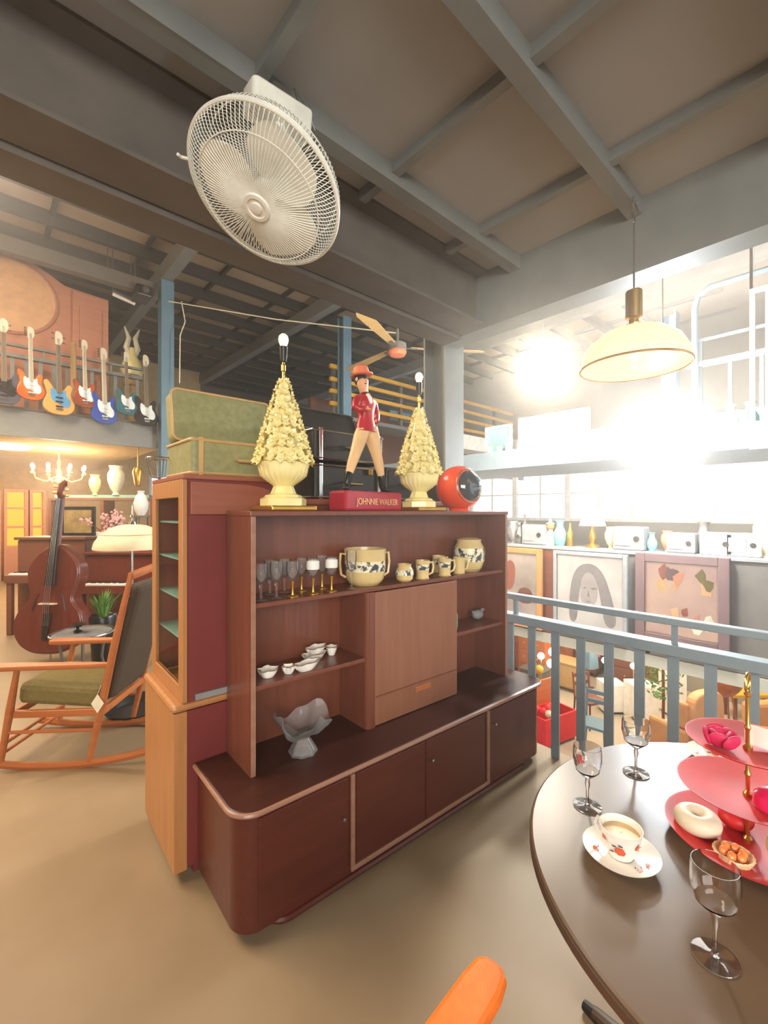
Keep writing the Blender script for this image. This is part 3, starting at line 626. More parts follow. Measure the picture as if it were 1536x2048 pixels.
# wavy shell dishes on the left shelf
def shell_dish(lab, px, off, z, w, d, h, rz, tilt=0, mt='porc'):
    t = thing('shell_dish', lab, 'dish', tuple(L(s_of(px, off), off, z)), CR+rad(rz), 'white wavy dishes on the left shelf')
    wob = lambda a, zz: 1+(0.16*math.cos(5*a)+.05*math.cos(11*a))*min(1, zz/h*1.2)
    g = G(); M_ = rmat(tilt, 0, 0) @ Matrix.Diagonal((w, d, 1, 1))
    g.lathe([(0.001, 0), (.3, 0), (.36, h*.2), (.42, h*.45), (.5, h), (.47, h), (.38, h*.5), (.3, h*.25), (.001, h*.2)], 40, wob=wob, M=M_); obj('bowl', g, mt, t)
    obj('rim_edge', G().tube([M_ @ Vector((.485*wob(a*math.pi/20, h)*math.cos(a*math.pi/20), .485*wob(a*math.pi/20, h)*math.sin(a*math.pi/20), h)) for a in range(40)], .0016, 5, closed=True), 'gold', t)
    return t
zz = SZ2+.001
shell_dish('cream wavy dish at the far left of the middle shelf', 536, .27, zz, .085, .08, .032, 0)
shell_dish('small white wavy dish between the cream dish and the leaf-shaped one', 577, .25, zz, .055, .055, .032, 30)
shell_dish('white leaf-shaped dish nearest the shelf edge', 614, .235, zz, .135, .06, .034, 10)
shell_dish('cream long wavy dish behind the leaf-shaped dish', 628, .33, zz, .12, .07, .03, 0)
shell_dish('cream wavy dish stacked on the long one at the back', 632, .33, zz+.0305, .115, .065, .028, 15)
shell_dish('small grey-white wavy dish at the right end of the left shelf', 663, .34, zz, .06, .055, .04, 60)
# glass tazza
p = L(s_of(606, .10), .10, ZS); p = L(s_of(606, .22), .22, ZS+.001)
t = thing('glass_comport', 'pressed clear glass comport with wavy folded rim and flared foot on the sideboard', 'comport', tuple(p), CR+rad(12))
obj('foot', G().lathe([(0.001, .0), (.058, 0), (.060, .006), (.048, .03), (.028, .062), (.03, .075), (.024, .075), (.021, .06), (.04, .028), (.05, .006), (.001, .006)], 40, wob=lambda a, z: 1+.05*math.cos(8*a)), 'frost', t)
fold = lambda a, z: 1+(.16*math.cos(3*a+.5)+.07*math.cos(10*a))*max(0, z-.08)/.1
g = G(); pr = [(.001, .072), (.03, .074), (.07, .095), (.105, .135), (.118, .168), (.113, .168), (.098, .137), (.065, .10), (.028, .08), (.001, .078)]
vs = []; g.lathe(pr, 48, wob=fold)
for i, v in enumerate(g.v):
    rr_ = math.hypot(v.x, v.y); v.z += (rr_/.118)**2*(-0.022+0.03*math.sin(3*math.atan2(v.y, v.x)+.4)+.012*math.sin(7*math.atan2(v.y, v.x)))
obj('bowl', g, 'frost', t)
# dim small things on the right shelf
t = thing('glass_duck', 'dim grey glass ornament in the shadow of the right shelf', 'ornament', tuple(L(s_of(955, .32), .32, zz)), CR)
obj('body', G().sph((0, 0, .035), .038, 16, 10, (1.2, .8, .8)), 'grey', t); obj('neck', G().tube([(.03, 0, .045), (.05, 0, .06), (.07, 0, .055)], [.014, .01, .005]), 'grey', t)
obj('tail', G().tube([(-.03, 0, .045), (-.05, 0, .06)], [.016, .006]), 'grey', t)
t = thing('glass_jar', 'greenish glass jar beside the cupboard on the right shelf', 'jar', tuple(L(1.375, .26, zz)), CR)
obj('body', G().lathe([(.001, 0), (.025, 0), (.03, .03), (.03, .09), (.018, .11), (.018, .125), (.001, .126)], 16), 'paleteal', t); obj('lid', G().lathe([(.02, .126), (.02, .134), (.006, .14), (.001, .146)], 16), 'silver', t)
# ================================================================ WALL FAN
Fc = W(-.3673, 1.3746, EYE+.9838); az, el = -.6068, 1.0949
nc = (math.cos(el)*math.sin(az), -math.cos(el)*math.cos(az), -math.sin(el))
nw = (RGT*nc[0]+FWD*nc[1]+Vector((0, 0, nc[2]))).normalized()
qf = nw.to_track_quat('Z', 'Y')
fan = thing('ceiling_mounted_fan', 'round white wire-cage fan hanging from the ceiling beam, tilted down', 'fan', (0, 0, 0))
fan.location = Fc; fan.rotation_euler = qf.to_euler()
RF = .235
def ring(r, z, n=64): return [(r*math.cos(2*math.pi*i/n), r*math.sin(2*math.pi*i/n), z) for i in range(n)]
obj('outer_ring', G().tube(ring(RF, 0, 96), .0058, 8, closed=True), 'fanw', fan)
obj('outer_ring', G().tube(ring(RF-.001, -.012, 96), .004, 6, closed=True), 'fanw', fan)
g = G(); N = 108
for i in range(N):
    a = 2*math.pi*i/N; c, s_ = math.cos(a), math.sin(a)
    pf = [(r*c, r*s_, z) for r, z in ((.042, .068), (.10, .064), (.16, .052), (.205, .034), (.228, .012), (RF, 0))]
    g.tube(pf, .0014, 4)
o = obj('front_wires', g, 'fanw', fan, kind='stuff')
g = G()
for i in range(N):
    a = 2*math.pi*(i+.5)/N; c, s_ = math.cos(a), math.sin(a)
    g.tube([(r*c, r*s_, z) for r, z in ((RF, -.008), (.225, -.05), (.19, -.095), (.13, -.112), (.06, -.115))], .0014, 4)
obj('rear_wires', g, 'fanw', fan, kind='stuff')
obj('cage_ring', G().tube(ring(.186, .045), .0017, 6, closed=True), 'fanw', fan); obj('cage_ring', G().tube(ring(.205, -.078), .0017, 6, closed=True), 'fanw', fan)
obj('centre_badge', G().lathe([(.001, .060), (.044, .060), (.045, .066), (.040, .074), (.030, .075), (.028, .071), (.018, .071), (.016, .076), (.001, .078)], 40), 'white', fan)
obj('hub', G().lathe([(.001, -.03), (.04, -.03), (.042, .02), (.03, .038), (.001, .042)], 32), 'white', fan)
for k in range(3):                      # three broad blades, at rest
    g = G(); a0 = 2*math.pi*k/3+.3; n1, n2 = 8, 10; vs = []
    for th in (0, -.003):
        for j in range(n1+1):
            r = .035+j*.165/n1
            for i in range(n2+1):
                w_ = rad(26+52*math.sin(math.pi*min(1, .25+.7*j/n1)))
                a = a0+(i/n2-.5)*w_*1.5; vs.append((r*math.cos(a), r*math.sin(a), .012*(1-2*i/n2)+th))
    q = (n1+1)*(n2+1); fs = []
    for j in range(n1):
        for i in range(n2):
            b = j*(n2+1)+i; fs.append((b, b+1, b+n2+2, b+n2+1)); fs.append((q+b, q+b+n2+1, q+b+n2+2, q+b+1))
    for j in range(n1):
        b = j*(n2+1); fs.append((b, b+n2+1, q+b+n2+1, q+b)); b += n2; fs.append((b, q+b, q+b+n2+1, b+n2+1))
    for i in range(n2):
        b = i; fs.append((b, q+b, q+b+1, b+1)); b = n1*(n2+1)+i; fs.append((b, b+1, q+b+1, q+b))
    obj('blade', g.add(vs, fs, True), 'fanw', fan)
obj('motor', G().lathe([(.001, -.20), (.035, -.20), (.055, -.18), (.062, -.13), (.062, -.10), (.05, -.032), (.001, -.03)], 32), 'fanw', fan)
# clip on the rim
obj('clip', G().tube([(-.16, .172, .0), (-.17, .19, .012), (-.165, .2, .02)], .005, 6), 'fanw', fan)
iq = qf.inverted()
def fl_(v): return iq @ (Vector(v)-Fc)
B0 = PD(556, 228, 1.46)
Mi = (Matrix.Translation(Fc) @ qf.to_matrix().to_4x4()).inverted()
Mb = Mi @ Matrix.Translation(B0) @ Euler((rad(8), 0, rad(-3))).to_matrix().to_4x4()
obj('mount_box', G().prism(rrect(-.105, -.05, .105, .05, .02), -.04, .04, M=Mb, smooth=True), 'fanw', fan, bevel=.006)
obj('neck', G().tube([(0, 0, -.17), Mb @ Vector((0, 0, -.02))], .02, 10), 'fanw', fan)
zc = 2.88-B0.z
obj('bracket', G().box(-.03, -.02, .045, .03, .02, zc, M=Mb), 'silver', fan)
obj('cord', G().tube([Mb @ Vector(p) for p in ((.125, 0, .0), (.15, .02, .03), (.12, .03, .09), (.06, .02, .12), (.08, .0, .05), (.13, -.03, -.03), (.12, -.03, -.09))], .0025, 6), 'silver', fan)
# ================================================================ PENDANT LAMP
pp = PD(1268, 735, 1.95); pz = pp.z
t = thing('pendant_lamp', 'large glowing amber dome pendant lamp hanging over the round table', 'lamp', (pp.x, pp.y, pz))
MT['amber'] = mat('amber_shade', 'f0c890', 0.35, emit=AMBER, ecol='ffca8a')
obj('shade', G().lathe([(.215, 0), (.218, .008), (.21, .05), (.18, .105), (.13, .145), (.07, .168), (.03, .174), (.028, .170), (.07, .163), (.128, .140), (.176, .101), (.205, .048), (.211, .006)], 56), 'amber', t)
obj('shade_rim', G().tube(ring(.216, .002, 64), .005, 8, closed=True), 'brass', t); obj('shade_rim', G().tube(ring(.206, .04, 64), .0025, 6, closed=True), 'brass', t)
MT['bulbon'] = glow('lit_bulb', 'fff0d0', BULB)
bo = obj('bulb', G().sph((0, 0, .035), .032, 20, 12, (1, 1, 1.15)), 'bulbon', t); obj('socket', G().lathe([(.02, .07), (.022, .075), (.022, .14), (.001, .15)], 16), 'brass', t)
obj('gallery_stem', G().lathe([(.001, .168), (.035, .17), (.038, .185), (.02, .19), (.02, .21), (.034, .215), (.034, .33), (.03, .335), (.001, .34)], 28), 'brass', t)
obj('rod', G().tube([(0, 0, .33), (0, 0, 2.80-pz)], .004, 8), 'silver', t)
for k, z in enumerate((2.79, 2.825, 2.86)):
    obj('chain_link', G().tube([Vector((.012*math.cos(a*math.pi/6)*(k % 2 == 0), .012*math.cos(a*math.pi/6)*(k % 2), z-pz+.022*math.sin(a*math.pi/6))) for a in range(12)], .003, 6, closed=True), 'silver', t)
lamp('pendant_light', 'POINT', (pp.x, pp.y, pz+.035), PEND_W, (1, .87, .70), .04)
# bright second lamp further out over the void
q2 = PX(1085, 735, 4.3); t = thing('pendant_lamp', 'blazing white-hot globe lamp over the void left of the amber pendant', 'lamp', tuple(q2))
obj('globe', G().sph((0, 0, 0), .13, 24, 14), glow('hot_globe', 'fff6e4', GLOBE), t); obj('cap', G().lathe([(.03, .09), (.045, .10), (.04, .13), (.001, .15)], 20), 'brass', t); obj('rod', G().tube([(0, 0, .14), (0, 0, 5.9-q2.z)], .006, 6), 'steeld', t)
q3 = PX(1325, 880, 4.6); t = thing('pendant_lamp', 'blazing white globe lamp below the amber pendant, before the bright windows', 'lamp', tuple(q3))
obj('globe', G().sph((0, 0, 0), .13, 24, 14), glow('hot_globe', 'f4fbff', GLOBE), t); obj('cap', G().lathe([(.04, .12), (.055, .13), (.05, .16), (.001, .18)], 20), 'silver', t); obj('rod', G().tube([(0, 0, .17), (0, 0, 5.9-q3.z)], .006, 6), 'steeld', t)
# ================================================================ ROUND TABLE
TC = W(.875, .88); TZ = .76; TR = .555
tb = thing('round_table', 'round brown laminate table at the lower right, set with glasses', 'table', (TC.x, TC.y, 0))
obj('tabletop', G().lathe([(.001, TZ-.004), (.001, TZ), (TR-.004, TZ), (TR, TZ-.003)][1:]+[(TR, TZ-.006)], 128), 'tabletop', tb, sharp=30)
obj('table_edge', G().lathe([(.001, TZ-.034), (TR-.01, TZ-.034), (TR+.003, TZ-.026), (TR+.003, TZ-.008), (TR, TZ-.006)], 128), 'tedge', tb)
obj('pedestal', G().lathe([(.06, .06), (.045, .12), (.04, .4), (.05, .66), (.12, TZ-.034)], 32), 'tedge', tb)
for k in range(4):
    a = math.atan2(W(-.27, .46).y, W(-.27, .46).x)+k*math.pi/2; c, s_ = math.cos(a), math.sin(a)
    obj('leg', G().tube([(c*.03, s_*.03, .12), (c*.25, s_*.25, .07), (c*.50, s_*.50, .022)], [.03, .024, .018], 10), 'tedge', tb); obj('leg_tip', G().tube([(c*.485, s_*.485, .02), (c*.535, s_*.535, .014)], [.02, .014], 10), 'blk', tb)
def wine(lab, px, py, rb=.033, h=.15):
    p = PZ(px, py, TZ+.001); t = thing('wine_glass', lab, 'glass', tuple(p), 0, 'clear stemmed glasses on the round table'); hs = h*.47
    obj('bowl', G().lathe([(.001, hs), (rb*.35, hs+.004), (rb*.85, hs+h*.14), (rb*1.02, hs+h*.32), (rb*1.0, h*.95), (rb*.96, h), (rb*.93, h), (rb*.965, h*.94), (rb*.98, hs+h*.32), (rb*.8, hs+h*.15), (rb*.25, hs+.009), (.001, hs+.007)], 40), 'crystal', t)
    obj('stem', G().lathe([(.007, .004), (.0038, .014), (.0034, hs*.6), (.0065, hs*.8), (.005, hs)], 16), 'crystal', t)
    obj('foot', G().lathe([(.001, 0), (.033, 0), (.0335, .0015), (.012, .004), (.001, .006)], 40), 'crystal', t)
wine('empty stemmed glass nearest the left edge of the round table', 1175, 1612)
wine('empty stemmed glass at the far edge of the round table by the railing', 1272, 1546, .036)
wine('empty stemmed glass closest to the camera, bottom right', 1430, 1915, .035, .155)
def teacup(lab, px, py, tea=True):
    p = PZ(px, py, TZ+.001); t = thing('cup_and_saucer', lab, 'teacup', tuple(p), rad(20)); 
    obj('saucer', G().lathe([(.001, 0), (.03, 0), (.034, .003), (.068, .013), (.074, .018), (.075, .016+.004), (.07, .0185), (.034, .008), (.001, .006)], 56), 'porc', t)
    cp = obj('cup', G().lathe([(.001, .009), (.024, .009), (.026, .014), (.034, .03), (.039, .055), (.042, .068), (.040, .0685), (.0365, .055), (.031, .03), (.02, .016), (.001, .014)], 48), 'porc', t)
    if tea: obj('tea', G().lathe([(.001, .0545), (.0362, .0545)], 40, caps=False), 'tea', cp)
    hd = math.atan2(-.3, 1)
    obj('handle', G().tube([(.036, .0, .058), (.052, 0, .06), (.058, 0, .045), (.048, 0, .028), (.033, 0, .028)], .0032, 8, M=rmat(rz=62)), 'porc', cp)
    rr = random.Random(3)
    def flower(cx, M_, par, n=7, s=1.0):
        g = G()
        for k in range(n):
            a = 2*math.pi*k/n; g.sph((.0052*s*math.cos(a), .0052*s*math.sin(a), 0), .0042*s, 8, 5, (1, 1, .12), M=M_)
        g.sph((0, 0, 0.0002), .0045*s, 8, 5, (1, 1, .15), M=M_); obj('painted_flower', g, 'flower', par)
        g = G()
        for k in range(3):
            a = rr.uniform(0, 6.28); g.sph((.013*s*math.cos(a), .013*s*math.sin(a), 0), .004*s, 8, 4, (1, .5, .1), M=M_)
        obj('painted_leaf', g, 'leafink', par)
    toward = math.atan2(-p.y, -p.x)-rad(20)
    for da, z, s in ((-.05, .036, 1.2), (-1.0, .048, .7), (.9, .046, .7)):
        a = toward+da; r = .0362 if z < .045 else .0382
        Mf = Matrix.Translation((r*math.cos(a), r*math.sin(a), z)) @ Vector((math.cos(a), math.sin(a), -.35)).to_track_quat('Z', 'Y').to_matrix().to_4x4(); flower(0, Mf, cp, s=s)
    for da in (.75, 1.25, -1.3, 2.6):
        a = toward+da; Mf = Matrix.Translation((.053*math.cos(a), .053*math.sin(a), .0142)) @ rmat(rx=-8*math.sin(a), ry=8*math.cos(a)*-1); flower(0, Mf, t, s=.8)
teacup('white teacup and saucer with orange-red flowers, filled with milky tea', 1242, 1716)
teacup('white teacup and saucer with red flowers behind the red cake stand', 1432, 1520, False)
# red three-tier stand
SP = W(.805, .985); st = thing('cake_stand', 'three-tier red plate stand with gilt rod on the round table', 'cake stand', (SP.x, SP.y, TZ+.001))
tiers = ((.012, .155), (.112, .130), (.215, .114))
for z, r in tiers:
    obj('plate', G().lathe([(.001, z-.004), (r*.5, z-.006), (r*.6, z-.004), (r*.9, z+.008), (r, z+.014), (r+.001, z+.016), (r*.97, z+.0155), (r*.62, z+.001), (.001, z)], 72), 'red', st)
obj('foot_ring', G().lathe([(.07, 0), (.072, .0), (.075, .008), (.07, .01)], 40, caps=False), 'red', st)
for k in range(3):
    z0, z1 = [(.012, .106), (.112, .209), (.215, .34)][k]
    obj('rod', G().lathe([(.009, z0), (.009, z0+.006), (.004, z0+.012), (.004, z0+.04), (.007, z0+.048), (.004, z0+.056), (.004, z1-.01), (.007, z1-.006), (.007, z1)], 14), 'brass', st)
obj('ring_handle', G().tube([(.022*math.cos(a*math.pi/12), 0, .36+.022*math.sin(a*math.pi/12)) for a in range(24)], .003, 8, closed=True), 'brass', st)
def SL(xr, d, z): v = RGT*xr+FWD*d; return (SP.x+v.x, SP.y+v.y, TZ+.001+z)
t = thing('doughnut', 'pale iced doughnut at the back left of the lowest red plate', 'doughnut', SL(-.09, .03, .016)); g = G(); 
obj('ring', G().tube([(.026*math.cos(a*math.pi/16), .026*math.sin(a*math.pi/16), .021) for a in range(32)], .0205, 14, closed=True), 'donut', t)
t = thing('fruit_tart', 'fruit tart with orange segments at the front left of the lowest red plate', 'tart', SL(-.080, -.062, .016))
obj('crust', G().lathe([(.001, 0), (.028, 0), (.036, .016), (.033, .018), (.026, .012), (.001, .012)], 48, wob=lambda a, z: 1+.03*math.cos(20*a)), 'bread', t)
for k in range(6): a = k*math.pi/3; obj('fruit_segment', G().sph((.017*math.cos(a), .017*math.sin(a), .018), .0105, 10, 8, (1.1, .8, .8), M=None), 'fruit', t)
t = thing('bread_roll', 'cream bread roll at the right front of the lowest red plate', 'bread', SL(.03, -.075, .018)); obj('loaf', G().sph((0, 0, .028), .05, 24, 14, (1.15, .85, .56)), 'bread', t); obj('crease', G().tube([(-.04, -.004, .044), (0, .003, .0565), (.04, -.002, .044)], .0022, 6), 'donut', t)
t = thing('glazed_bun', 'dark red glazed bun at the back of the lowest red plate', 'bun', SL(.005, .04, .013)); obj('bun', G().sph((0, 0, .022), .034, 20, 12, (1, 1, .65)), 'red', t); obj('topping', G().sph((0, 0, .044), .012, 12, 8, (1, 1, .4)), 'magball', t)
t = thing('glazed_cake', 'round raspberry-pink glazed cake on the middle red plate', 'cake', SL(.015, -.05, .115)); obj('dome', G().lathe([(.001, 0), (.034, 0), (.037, .008), (.034, .026), (.022, .038), (.001, .043)], 32), 'magball', t); obj('leaf', G().sph((.008, 0, .044), .010, 8, 5, (1.4, .5, .25)), 'green2', t)
t = thing('felt_rose', 'crimson folded fabric rose on the left of the top red plate', 'flower', SL(-.057, .005, .219))
for k in range(9):
    a = k*2.4; r = .008+.0026*k; obj('petal', G().sph((r*math.cos(a), r*math.sin(a), .016+.001*k), .024, 12, 8, (1, .32, .8), M=Matrix.Rotation(0, 4, 'Z')) if False else G().sph((0, 0, 0), .024, 12, 8, (1, .30, .75), M=Matrix.Translation((r*math.cos(a), r*math.sin(a), .019)) @ Euler((rad(18), 0, a+math.pi/2)).to_matrix().to_4x4()), 'magenta', t)
t = thing('cake_slice', 'wedge of orange cake with white side on the right of the top red plate', 'cake', SL(.055, -.01, .222), CA+rad(-35))
pw = [(-.055, -.01), (.06, -.045), (.06, .03)]
obj('sponge', G().prism(pw, 0, .042), 'sponge', t, bevel=.002); obj('icing', G().prism([(-.056, -.0115), (.06, -.0475), (.0605, -.0455), (-.054, -.0095)], 0, .044), 'porc', t)
# ================================================================ ORANGE ARMCHAIR IN FRONT
tip = W(.20, .82, .66); ch = thing('orange_armchair', 'orange chair in the bottom foreground, only the rounded arm end in view', 'chair', (0, 0, 0)); 
ad = math.atan2(-.09, -.085); Ma = Matrix.Translation((W(.209, .838).x, W(.209, .838).y, 0)) @ Euler((0, 0, CA+ad)).to_matrix().to_4x4()
ch.matrix_world = Ma
arm = [(-.006+.5*u, 0, 0) for u in range(2)]
def armpoly(y0): return [(p[0], p[1]+y0) for p in ([(.45, .04), (.2, .045), (.05, .04), (.015, .032), (.002, .018), (0, 0), (.004, -.018), (.018, -.03), (.06, -.034), (.2, -.034), (.45, -.03)])]
for y0 in (0, .56):
    a_ = obj('arm', G().prism(armpoly(y0), .632, .66), 'orangev', ch, bevel=.010); a_['label'] = 'orange padded arm with rounded tip'
    obj('leg', G().tube([(.03, y0, 0), (.06, y0, .632)], [.014, .02], 10), 'orangew', ch); obj('leg', G().tube([(.52, y0, 0), (.44, y0, .40), (.47, y0, .84)], [.014, .02, .014], 10), 'orangew', ch)
obj('seat', G().prism(rrect(.04, .035, .50, .525, .04), .40, .46), 'orangev', ch, bevel=.015); obj('backrest', G().prism(rrect(0, .03, .05, .53, .02), 0, .26, M=rmat(0, 6, 0, (.46, 0, .58))), 'orangev', ch, bevel=.012)
# ================================================================ LEFT: GALLERY WITH GUITARS
MT['sunb'] = mat('sunburst', 'c03a1c', 0.2, coat=0.6, c2='f08a30', scale=3.2); MT['sunb2'] = mat('dark_sunburst', '6a2a1a', 0.2, coat=0.6, c2='c05a28', scale=3.2)
MT['natw'] = mat('natural_guitar', 'e2a85c', 0.25, coat=0.5); MT['ivory'] = mat('pickguard_white', 'e8f0ee', 0.3); MT['pgblue'] = mat('pickguard_blue', '5a9cc8', 0.3)
MT['tealg'] = mat('teal_lacquer', '2c6c78', 0.2, coat=0.6); MT['blackg'] = mat('black_lacquer', '26262a', 0.2, coat=0.6); MT['greyg'] = mat('grey_lacquer', '55555f', 0.3, coat=0.4)
MT['maple'] = mat('maple', 'd6cbb0', 0.4); MT['rosew'] = mat('rosewood', '8a7a66', 0.5)
BODY = [(0, -.21), (.10, -.20), (.16, -.13), (.165, -.05), (.125, .02), (.12, .07), (.145, .14), (.12, .185), (.085, .17), (.05, .09), (-.045, .09), (-.07, .15), (-.12, .215), (-.155, .19), (-.13, .10), (-.115, .03), (-.155, -.05), (-.165, -.13), (-.10, -.20)]
GUARD = [(.06, -.12), (.11, -.10), (.12, -.02), (.07, .04), (.075, .11), (.045, .085), (-.04, .085), (-.08, .12), (-.09, .02), (-.06, -.06), (0, -.07)]
HEAD = [(-.025, 0), (.025, 0), (.03, .03), (.05, .06), (.045, .16), (.0, .19), (-.03, .17), (-.03, .03)]
def smooth_poly(p, k=2):
    for _ in range(k):
        q = []
        for i in range(len(p)):
            a, b = p[i], p[(i+1) % len(p)]; q += [(a[0]*.75+b[0]*.25, a[1]*.75+b[1]*.25), (a[0]*.25+b[0]*.75, a[1]*.25+b[1]*.75)]
        p = q
    return p
def guitar(px, py_top, py_bot, body, guard, neck, lab, tilt=0, bass=False):
    top = PY(px, py_top, 8.14); bot = PY(px, py_bot, 8.14); Lg = 1.06; s = (top.z-bot.z)/Lg
    t = thing('electric_guitar', lab, 'guitar', (bot.x, 8.14, bot.z), rad(tilt), 'electric guitars hung along the gallery edge')
    M_ = Matrix.Scale(s, 4) @ rmat(-4, 0, 0) @ Matrix.Translation((0, .0, .21)) @ XZ
    obj('body', G().prism(smooth_poly(BODY), -.022, .022, M=M_), body, t, bevel=.006)
    obj('pickguard', G().prism(smooth_poly(GUARD, 1), .0225, .026, M=M_), guard, t)
    obj('neck', G().prism([(-.026, .06), (.026, .06), (.021, .66), (-.021, .66)], .012, .038, M=M_), neck, t)
    hd = obj('headstock', G().prism(smooth_poly([(a, b*.95+.66) for a, b in HEAD], 1), .014, .03, M=M_), 'maple', t)
    g = G()
    for k in range(4 if bass else 6): g.cb((-.048-.006 if not bass or k % 2 else .06, .70+.022*k*(1.5 if bass else 1), .022), (.03, .01, .008), M=M_)
    obj('tuning_pegs', g, 'silver', hd)
    for y in (-.11, -.05, .0): obj('pickup', G().cb((0, y, .029), (.075, .017, .008), M=M_), 'blk' if guard != 'ivory' else 'white', t)
    obj('bridge', G().cb((0, -.145, .027), (.07, .025, .012), M=M_), 'silver', t)
    obj('strings', G().prism([(-.018, -.145), (.018, -.145), (.014, .70), (-.014, .70)], .0385, .0392, M=M_), 'silver', t) if False else None
    g = G()
    for k in range(6): g.tube([M_ @ Vector((-.0165+k*.0066, -.145, .040)), M_ @ Vector((-.0125+k*.005, .74, .040))], .0009, 3)
    obj('strings', g, 'silver', t)
    return t
guitar(8, 632, 808, 'greyg', 'blackg', 'rosew', 'dark grey electric guitar at the left edge of the row', 8, True)
guitar(62, 650, 800, 'sunb', 'ivory', 'maple', 'red and orange sunburst electric guitar with white pickguard, second from the left', 10)
guitar(118, 658, 830, 'natw', 'pgblue', 'rosew', 'natural wood bass guitar with pale blue pickguard, third from the left', 8, True)
guitar(170, 676, 815, 'sunb2', 'ivory', 'maple', 'dark brown sunburst electric guitar with white pickguard beside the brown post', 10)
guitar(209, 692, 848, 'blue', 'ivory', 'maple', 'bright blue electric guitar with white pickguard', 12)
guitar(254, 700, 830, 'tealg', 'ivory', 'rosew', 'dark teal electric guitar with dark neck, second from the blue column', 8)
guitar(293, 706, 852, 'blackg', 'ivory', 'rosew', 'black and white bass guitar against the blue column', 8, True)
# carved pale ornament on wooden post
p = PY(264, 752, 8.98); t = thing('carved_bust', 'pale antlered wood carving on a short wooden post above the teal guitar', 'carving', (p.x, p.y, 3.0))
h = p.z-3.0
obj('post', G().lathe([(.11, 0), (.11, h-.2), (.14, h-.18), (.14, h), (.001, h)], 12), 'tan', t)
obj('bust', G().lathe([(.16, h), (.19, h+.1), (.14, h+.25), (.08, h+.36), (.05, h+.5), (.001, h+.52)], 16), 'cream', t)
for s_ in (-1, 1): obj('antler', G().tube([(0, 0, h+.3), (s_*.09, 0, h+.5), (s_*.05, 0, h+.68), (s_*.12, 0, h+.86)], [.06, .05, .04, .01], 8), 'paper', t)
# salmon headboard / wardrobe with oval inlay
p0 = PY(0, 600, 9.0); p1 = PY(216, 600, 9.0); wT = p1.z
t = thing('oval_wardrobe', 'large salmon wooden wardrobe with a tan oval inlay behind the guitars', 'wardrobe', (p0.x, 9.0, 3.0))
wd = p1.x-p0.x; zr = PY(20, 505, 9.0).z-3.0; zs_ = wT-3.0
top = [(-1.7, 0), (wd, 0), (wd, zs_), (wd-.35, zs_+.02), (wd-.62, zs_+.04), (wd-.9, zs_+.20), (.45, zr-.08), (.2, zr), (-.2, zr), (-1.2, zs_)]
obj('body', G().prism(top, -.4, 0, M=XZ), 'salmon', t, bevel=.01)
cx = PY(18, 590, 9.0).x-p0.x; czz = PY(18, 590, 9.0).z-3.0
obj('oval_inlay', G().prism([(cx+.58*math.cos(a*math.pi/20), czz+.55*math.sin(a*math.pi/20)) for a in range(40)], 0, .03, M=XZ), 'sand', t)
obj('oval_frame', G().tube([(cx+.60*math.cos(a*math.pi/20), -.01, czz+.57*math.sin(a*math.pi/20)) for a in range(40)], .03, 6, closed=True), 'salmon', t)
obj('side_column', G().box(wd-.52, -.05, 0, wd, -.001, zs_-.02), 'salmon', t, bevel=.01)
for z0, z1 in ((.15, .75), (.85, zs_-.25)): obj('panel', G().box(wd-.42, -.075, z0, wd-.1, -.051, z1), 'salmon', t, bevel=.015)
o = obj('wooden_pole', G().lathe([(.04, 0), (.04, 1.15), (.001, 1.16)], 10), 'tan', loc=(PY(146, 700, 8.5).x, 8.45, 3.0)); tag(o, 'plain wooden pole between the natural and the dark sunburst guitars', 'pole')
t = thing('projector', 'dark projector on an arm under the hall roof, left of the blue column', 'projector', tuple(PY(283, 590, 8.3)), 0)
obj('housing', G().box(-.12, -.2, -.08, .12, .2, .10), 'blk', t, bevel=.02); obj('lens', G().lathe([(.05, 0), (.055, .06), (.001, .06)], 16, M=rmat(90, 0, 0, (0, -.2, 0))), 'silver', t); obj('arm', G().tube([(0, 0, .1), (0, 0, 5.44-PY(283, 590, 8.3).z)], .018), 'steeld', t)
for k, (a, b) in enumerate((((215, 548), (262, 560)), ((225, 588), (270, 608)))):
    A = PY(a[0], a[1], 8.6); B = PY(b[0], b[1], 8.6)
    t = thing('strip_light', 'upper unlit fluorescent tube left of the blue column' if k == 0 else 'lower unlit fluorescent tube left of the blue column', 'light', (0, 0, 0)); obj('tube', G().tube([A, B], .03), 'white', t)
    obj('tray', G().tube([A+Vector((0, 0, .05)), B+Vector((0, 0, .05))], .035, 4), 'steeld', t); obj('hanger', G().tube([A+Vector((0, 0, .06)), Vector((A.x, A.y, 5.9))], .008, 4), 'steeld', t); obj('hanger', G().tube([B+Vector((0, 0, .06)), Vector((B.x, B.y, 5.9))], .008, 4), 'steeld', t)
# cable from column to the ceiling fan
CF = W(.20, 6.6, 0); fz_ = PD(796, 700, 6.6).z
a = PY(326, 605, 8.1); b = Vector((CF.x, CF.y, fz_+.25))
t = thing('cable', 'thin pale cable strung from the blue column to the dark ceiling fan', 'cable', (0, 0, 0)); a = Vector((2.35, 7.99, a.z)); mid = (a+b)/2-Vector((0, 0, .05)); obj('wire', G().tube([a, mid, b], .010, 5), 'paper', t)
obj('tail', G().tube([a+Vector((.14, -.2, -.03)), a+Vector((.2, -.2, -.35)), a+Vector((.12, -.2, -.6)), a+Vector((.11, -.2, -1.4))], .010, 5), 'paper', t)
